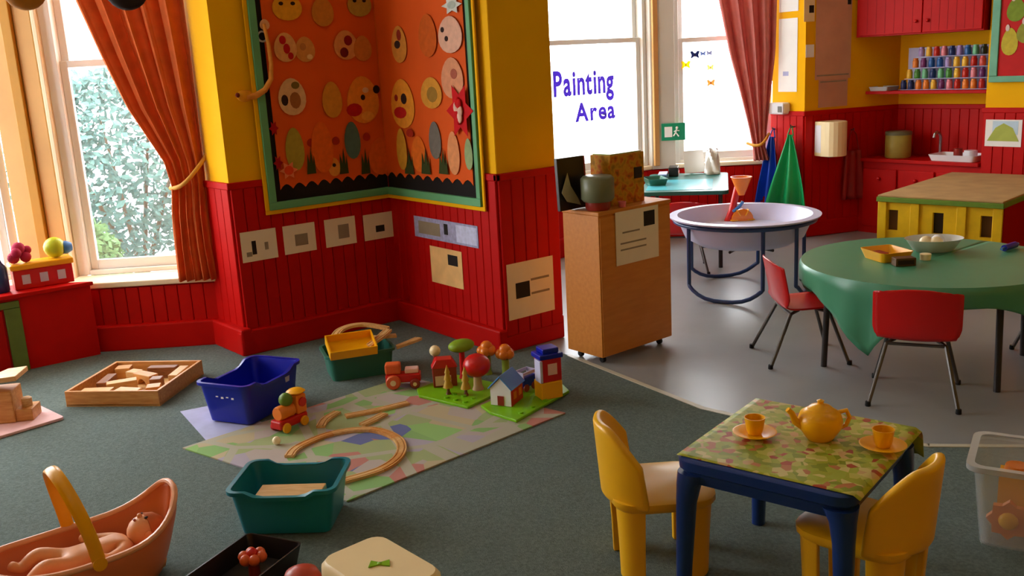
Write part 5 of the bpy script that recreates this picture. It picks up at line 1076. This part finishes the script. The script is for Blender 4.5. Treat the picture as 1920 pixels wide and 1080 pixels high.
# ------------------------------------------------------------------ long yellow play bench
t = thing('play_bench', 'long bench with tan top, green edging and yellow slotted end', 'bench', (5.965, 3.215, 0), math.radians(8))
BLn, BWd, BH = 1.34, .80, .60
mb = MB(); mb.bx(0, BLn, -BWd/2, BWd/2, BH-.012, BH); mb.build('top_board', mat('tan_felt', (190, 156, 106), .8, .2, (8, .12)), t, bevel=.003)
mb = MB(); mb.bx(-.006, BLn+.006, -BWd/2-.006, BWd/2+.006, BH-.045, BH-.0125); mb.build('green_edging', mat('edge_leaf', (110, 150, 50), .5), t, bevel=.003)
mat('bench_yellow', (244, 200, 16), .45)
wnd = [(-.30), (.0), (.30)]
ys = [-BWd/2+.02, -.335, -.265, -.035, .035, .265, .335, BWd/2-.02]
mb = MB()
for a, b in ((ys[0], ys[1]), (ys[2], ys[3]), (ys[4], ys[5]), (ys[6], ys[7])): mb.bx(.02, .045, a, b, .22, BH-.046)
for a, b in ((ys[1], ys[2]), (ys[3], ys[4]), (ys[5], ys[6])): mb.bx(.02, .045, a, b, .22, .36); mb.bx(.02, .045, a, b, .50, BH-.046)
mb.build('slotted_panel', 'bench_yellow', t)
for k, (a, b) in enumerate(((ys[1], ys[2]), (ys[3], ys[4]), (ys[5], ys[6]))):
    mb = MB(); mb.bx(.05, .056, a-.02, b+.02, .34, .52); mb.build('slot_back', 'choc' if k != 1 else 'plastic_black', t)
for y in (-BWd/2+.03, -.15, .15, BWd/2-.03):
    mb = MB(); mb.bx(.006, .0195, y-.03, y+.03, 0 if abs(y) > .3 else .22, BH-.046); mb.build('post', 'bench_yellow', t, bevel=.004)
mb = MB(); mb.bx(.008, .0198, -BWd/2+.06, BWd/2-.06, .22, .27); mb.build('orange_rail', 'plastic_orange', t)
for y in (-BWd/2+.02, BWd/2-.02):
    mb = MB(); mb.bx(.06, BLn-.02, y-.012, y+.012, .06, BH-.046); mb.build('side_panel', 'red_dark_paint', t)
for y in (-BWd/2+.05, BWd/2-.05):
    mb = MB(); mb.bx(BLn-.07, BLn-.02, y-.015, y+.025, 0, BH-.046); mb.build('leg', 'bench_yellow', t)
# ------------------------------------------------------------------ foreground: doll cot, trays, boxes
QX, QY, QZ = .575, 3.10, CZ
t = thing('doll_cot', 'peach plastic doll carry cot with yellow handle in the left foreground', 'doll cot', (QX, QY, QZ), math.radians(2))
pl('cot_peach', (226, 128, 84), .36)
def rimz(a): c = math.cos(a); return .165+(.115*max(0, c)**3)+(.035*max(0, -c)**2)
def cotf(off):
    def fn(u, v):
        a = 2*math.pi*u; k = .70+.30*min(1, v*1.15)**.7; z = .0+rimz(a)*v
        ax, ay = (.295-off)*k, (.165-off)*k
        return (ax*math.copysign(abs(math.cos(a))**.8, math.cos(a)), ay*math.copysign(abs(math.sin(a))**.8, math.sin(a)), max(z, off))
    return fn
mb = MB(); mb.grid(cotf(0), 56, 12); n0 = len(mb.v); mb.add([(0, 0, .006)], []); 
for i in range(56): mb.f.append((n0, i*13, (i+1)*13))
mb.build('shell', 'plastic_cot_peach', t, solid=.007)
mb = MB(); mb.tube([Vector(cotf(0)(k/56, 1)) for k in range(56)], .010, 8, True); mb.build('rim_roll', mat('plastic_cot_rim', (246, 178, 140), .3), t)
hp = []
for k in range(25):
    f = k/24; a = math.pi*f; hp.append(Vector((-.005-.05*math.sin(a)**1.0, .168*math.cos(a), .17+.265*math.sin(a)**.8)))
mb = MB(); mb.tube(hp, .009, 10, flat=2.3); mb.build('handle', 'plastic_gold', t)
for sg in (-1, 1):
    mb = MB(); mb.lathe([(.022, -.006), (.022, .006)], (-.005, sg*.172, .165), 14, 'Y'); mb.build('hinge', 'plastic_gold', t)
mb = MB(); mb.grid(lambda u, v: (-.22+.44*u, (-.12+.24*v)*(1-.35*(2*u-1)**4), .045+.012*math.sin(u*9)*math.sin(v*6)), 20, 12); mb.build('mattress', mat('cot_cloth', (236, 150, 96), .85), t, solid=.03)
# doll: one skinned body
def doll(label, loc, rz):
    t = thing('baby_doll', label, 'doll', loc, rz)
    J = [(0, 0, .045), (.07, 0, .05), (.125, 0, .055), (.155, 0, .058), (.11, .06, .055), (.06, .095, .06), (.015, .085, .085), (.11, -.06, .055), (.05, -.09, .06), (.01, -.07, .085), (-.05, .035, .055), (-.12, .05, .095), (-.175, .055, .06), (-.205, .06, .085), (-.05, -.035, .055), (-.125, -.045, .09), (-.18, -.05, .055), (-.21, -.052, .08)]
    E = [(0, 1), (1, 2), (2, 3), (2, 4), (4, 5), (5, 6), (2, 7), (7, 8), (8, 9), (0, 10), (10, 11), (11, 12), (12, 13), (0, 14), (14, 15), (15, 16), (16, 17)]
    Rr = [.045, .046, .036, .022, .024, .019, .016, .024, .019, .016, .034, .025, .02, .016, .034, .025, .02, .016]
    me = bpy.data.meshes.new('body'); me.from_pydata(J, E, []); o = bpy.data.objects.new('body', me); COL.objects.link(o); o.parent = t
    md = o.modifiers.new('skin', 'SKIN'); md.use_smooth_shade = True
    for i, sv in enumerate(me.skin_vertices[0].data): sv.radius = (Rr[i], Rr[i]); sv.use_root = (i == 0)
    sb = o.modifiers.new('sub', 'SUBSURF'); sb.levels = 2; sb.render_levels = 2; me.materials.append(mat('doll_skin', (240, 170, 120), .5))
    mb = MB(); mb.ball((.20, 0, .075), .055, 20, 1.05, .95, .98); h = mb.build('head', 'doll_skin', t)
    for sg in (-1, 1):
        mb = MB(); mb.ball((.205, sg*.02, .126), .007, 8, 1, 1, .6); mb.build('eye', 'ink', h); mb = MB(); mb.ball((.195, sg*.052, .08), .013, 8, 1, .5, 1); mb.build('ear', 'doll_skin', h)
    mb = MB(); mb.ball((.19, 0, .131), .009, 8); mb.build('nose', 'doll_skin', h); mb = MB(); mb.ball((.172, 0, .122), .011, 8, .4, 1, .5); mb.build('mouth', 'plastic_maroon', h)
    mb = MB(); mb.lathe([(.001, .060), (.03, .054), (.05, .03), (.057, .0)], (.205, 0, .077), 18, 'X'); mb.build('hair', mat('doll_hair', (196, 110, 60), .8), h)
    return t
doll('peach baby doll lying in the doll cot', (QX-.01, QY, QZ+.068), math.radians(2))
t = thing('black_tray', 'black plastic tray in the bottom foreground', 'tray', (.975, 2.80, CZ), math.radians(28))
mb = MB(); skin_loops(mb, [loop(.30, .20, .02, 0), loop(.33, .23, .02, .075), loop(.32, .22, .018, .075), loop(.29, .19, .016, .006)]); mb.build('tray', 'plastic_black', t)
t = thing('red_flower_toy', 'red and orange flower shaped toy in the black tray', 'toy', (1.01, 2.81, CZ+.007), .3)
mb = MB()
for k in range(6): mb.ball((.03*math.cos(k*1.047), .03*math.sin(k*1.047), .065), .019, 10)
mb.build('petals', 'plastic_coral', t); mb = MB(); mb.ball((0, 0, .075), .02, 10); mb.build('centre', 'plastic_red', t); mb = MB(); mb.lathe([(.02, 0), (.016, .05)], n=12); mb.build('stem', 'plastic_maroon', t)
t = thing('red_bowl', 'upturned reddish brown bowl at the bottom edge', 'bowl', (1.085, 2.605, CZ))
mb = MB(); mb.lathe([(.066, 0), (.07, .006), (.066, .04), (.05, .075), (.025, .088), (.001, .09)], n=28); mb.build('dome', mat('plastic_brick', (190, 70, 46), .35), t); mb = MB(); mb.lathe([(.07, .0), (.075, .004), (.07, .01)], n=28); mb.build('rim', 'plastic_peach', t)
t = thing('cream_case', 'cream plastic case with green bow on its lid in the foreground', 'case', (1.225, 2.345, CZ), math.radians(4))
CWx, CWy = .245, .36
mb = MB(); skin_loops(mb, [loop(CWx-.02, CWy-.02, .05, 0), loop(CWx, CWy, .055, .02), loop(CWx, CWy, .055, .085), loop(CWx-.006, CWy-.006, .052, .09)]); mb.build('base', mat('plastic_honey', (220, 170, 80), .35), t)
mb = MB(); skin_loops(mb, [loop(CWx-.004, CWy-.004, .053, .0905), loop(CWx, CWy, .055, .10), loop(CWx-.004, CWy-.004, .053, .135), loop(CWx-.03, CWy-.03, .045, .152)]); mb.build('lid', 'plastic_cream', t)
mat('bow_green', (130, 185, 20), .4)
mb = MB()
for sg in (-1, 1): mb.prism([(0, .006), (sg*.028, .02), (sg*.032, -.018), (0, -.006)], .1525, .156, Matrix.Rotation(math.radians(-40), 4, 'Z'))
mb.build('green_bow', 'bow_green', t); mb = MB(); mb.ball((0, 0, .155), .008, 10, 1, 1, .5); mb.build('bow_knot', 'bow_green', t)
mb = MB(); mb.box((CWx/2+.004, -.05, .085), (.012, .035, .035)); mb.build('clasp', 'plastic_honey', t, bevel=.003)
# ------------------------------------------------------------------ paper lanterns near the top left
for lb, px, py, c, d in (('ochre paper lantern hanging at the top left', 45, -22, (205, 135, 40), 3.5), ('dark brown paper lantern hanging in front of the orange curtain', 236, -22, (46, 28, 22), 3.5)):
    p = CAM+ray(px, py)*d; r = 40/F*d
    t = thing('paper_lantern', lb, 'lantern', p, 0, 'paper lanterns'); prof = [(max(.001, r*math.sin(math.pi*k/24)*(1-.03*(k % 2))), -r*math.cos(math.pi*k/24)) for k in range(25)]
    mb = MB(); mb.lathe(prof, n=28); mb.build('globe', pap(c), t)
    mb = MB(); mb.lathe([(.016, r-.004), (.018, r+.004), (.001, r+.006)], n=12); mb.build('top_ring', 'steel', t); mb = MB(); mb.tube([(0, 0, r), (0, 0, CEIL-p.z)], .0012, 5); mb.build('string', 'ink', t)
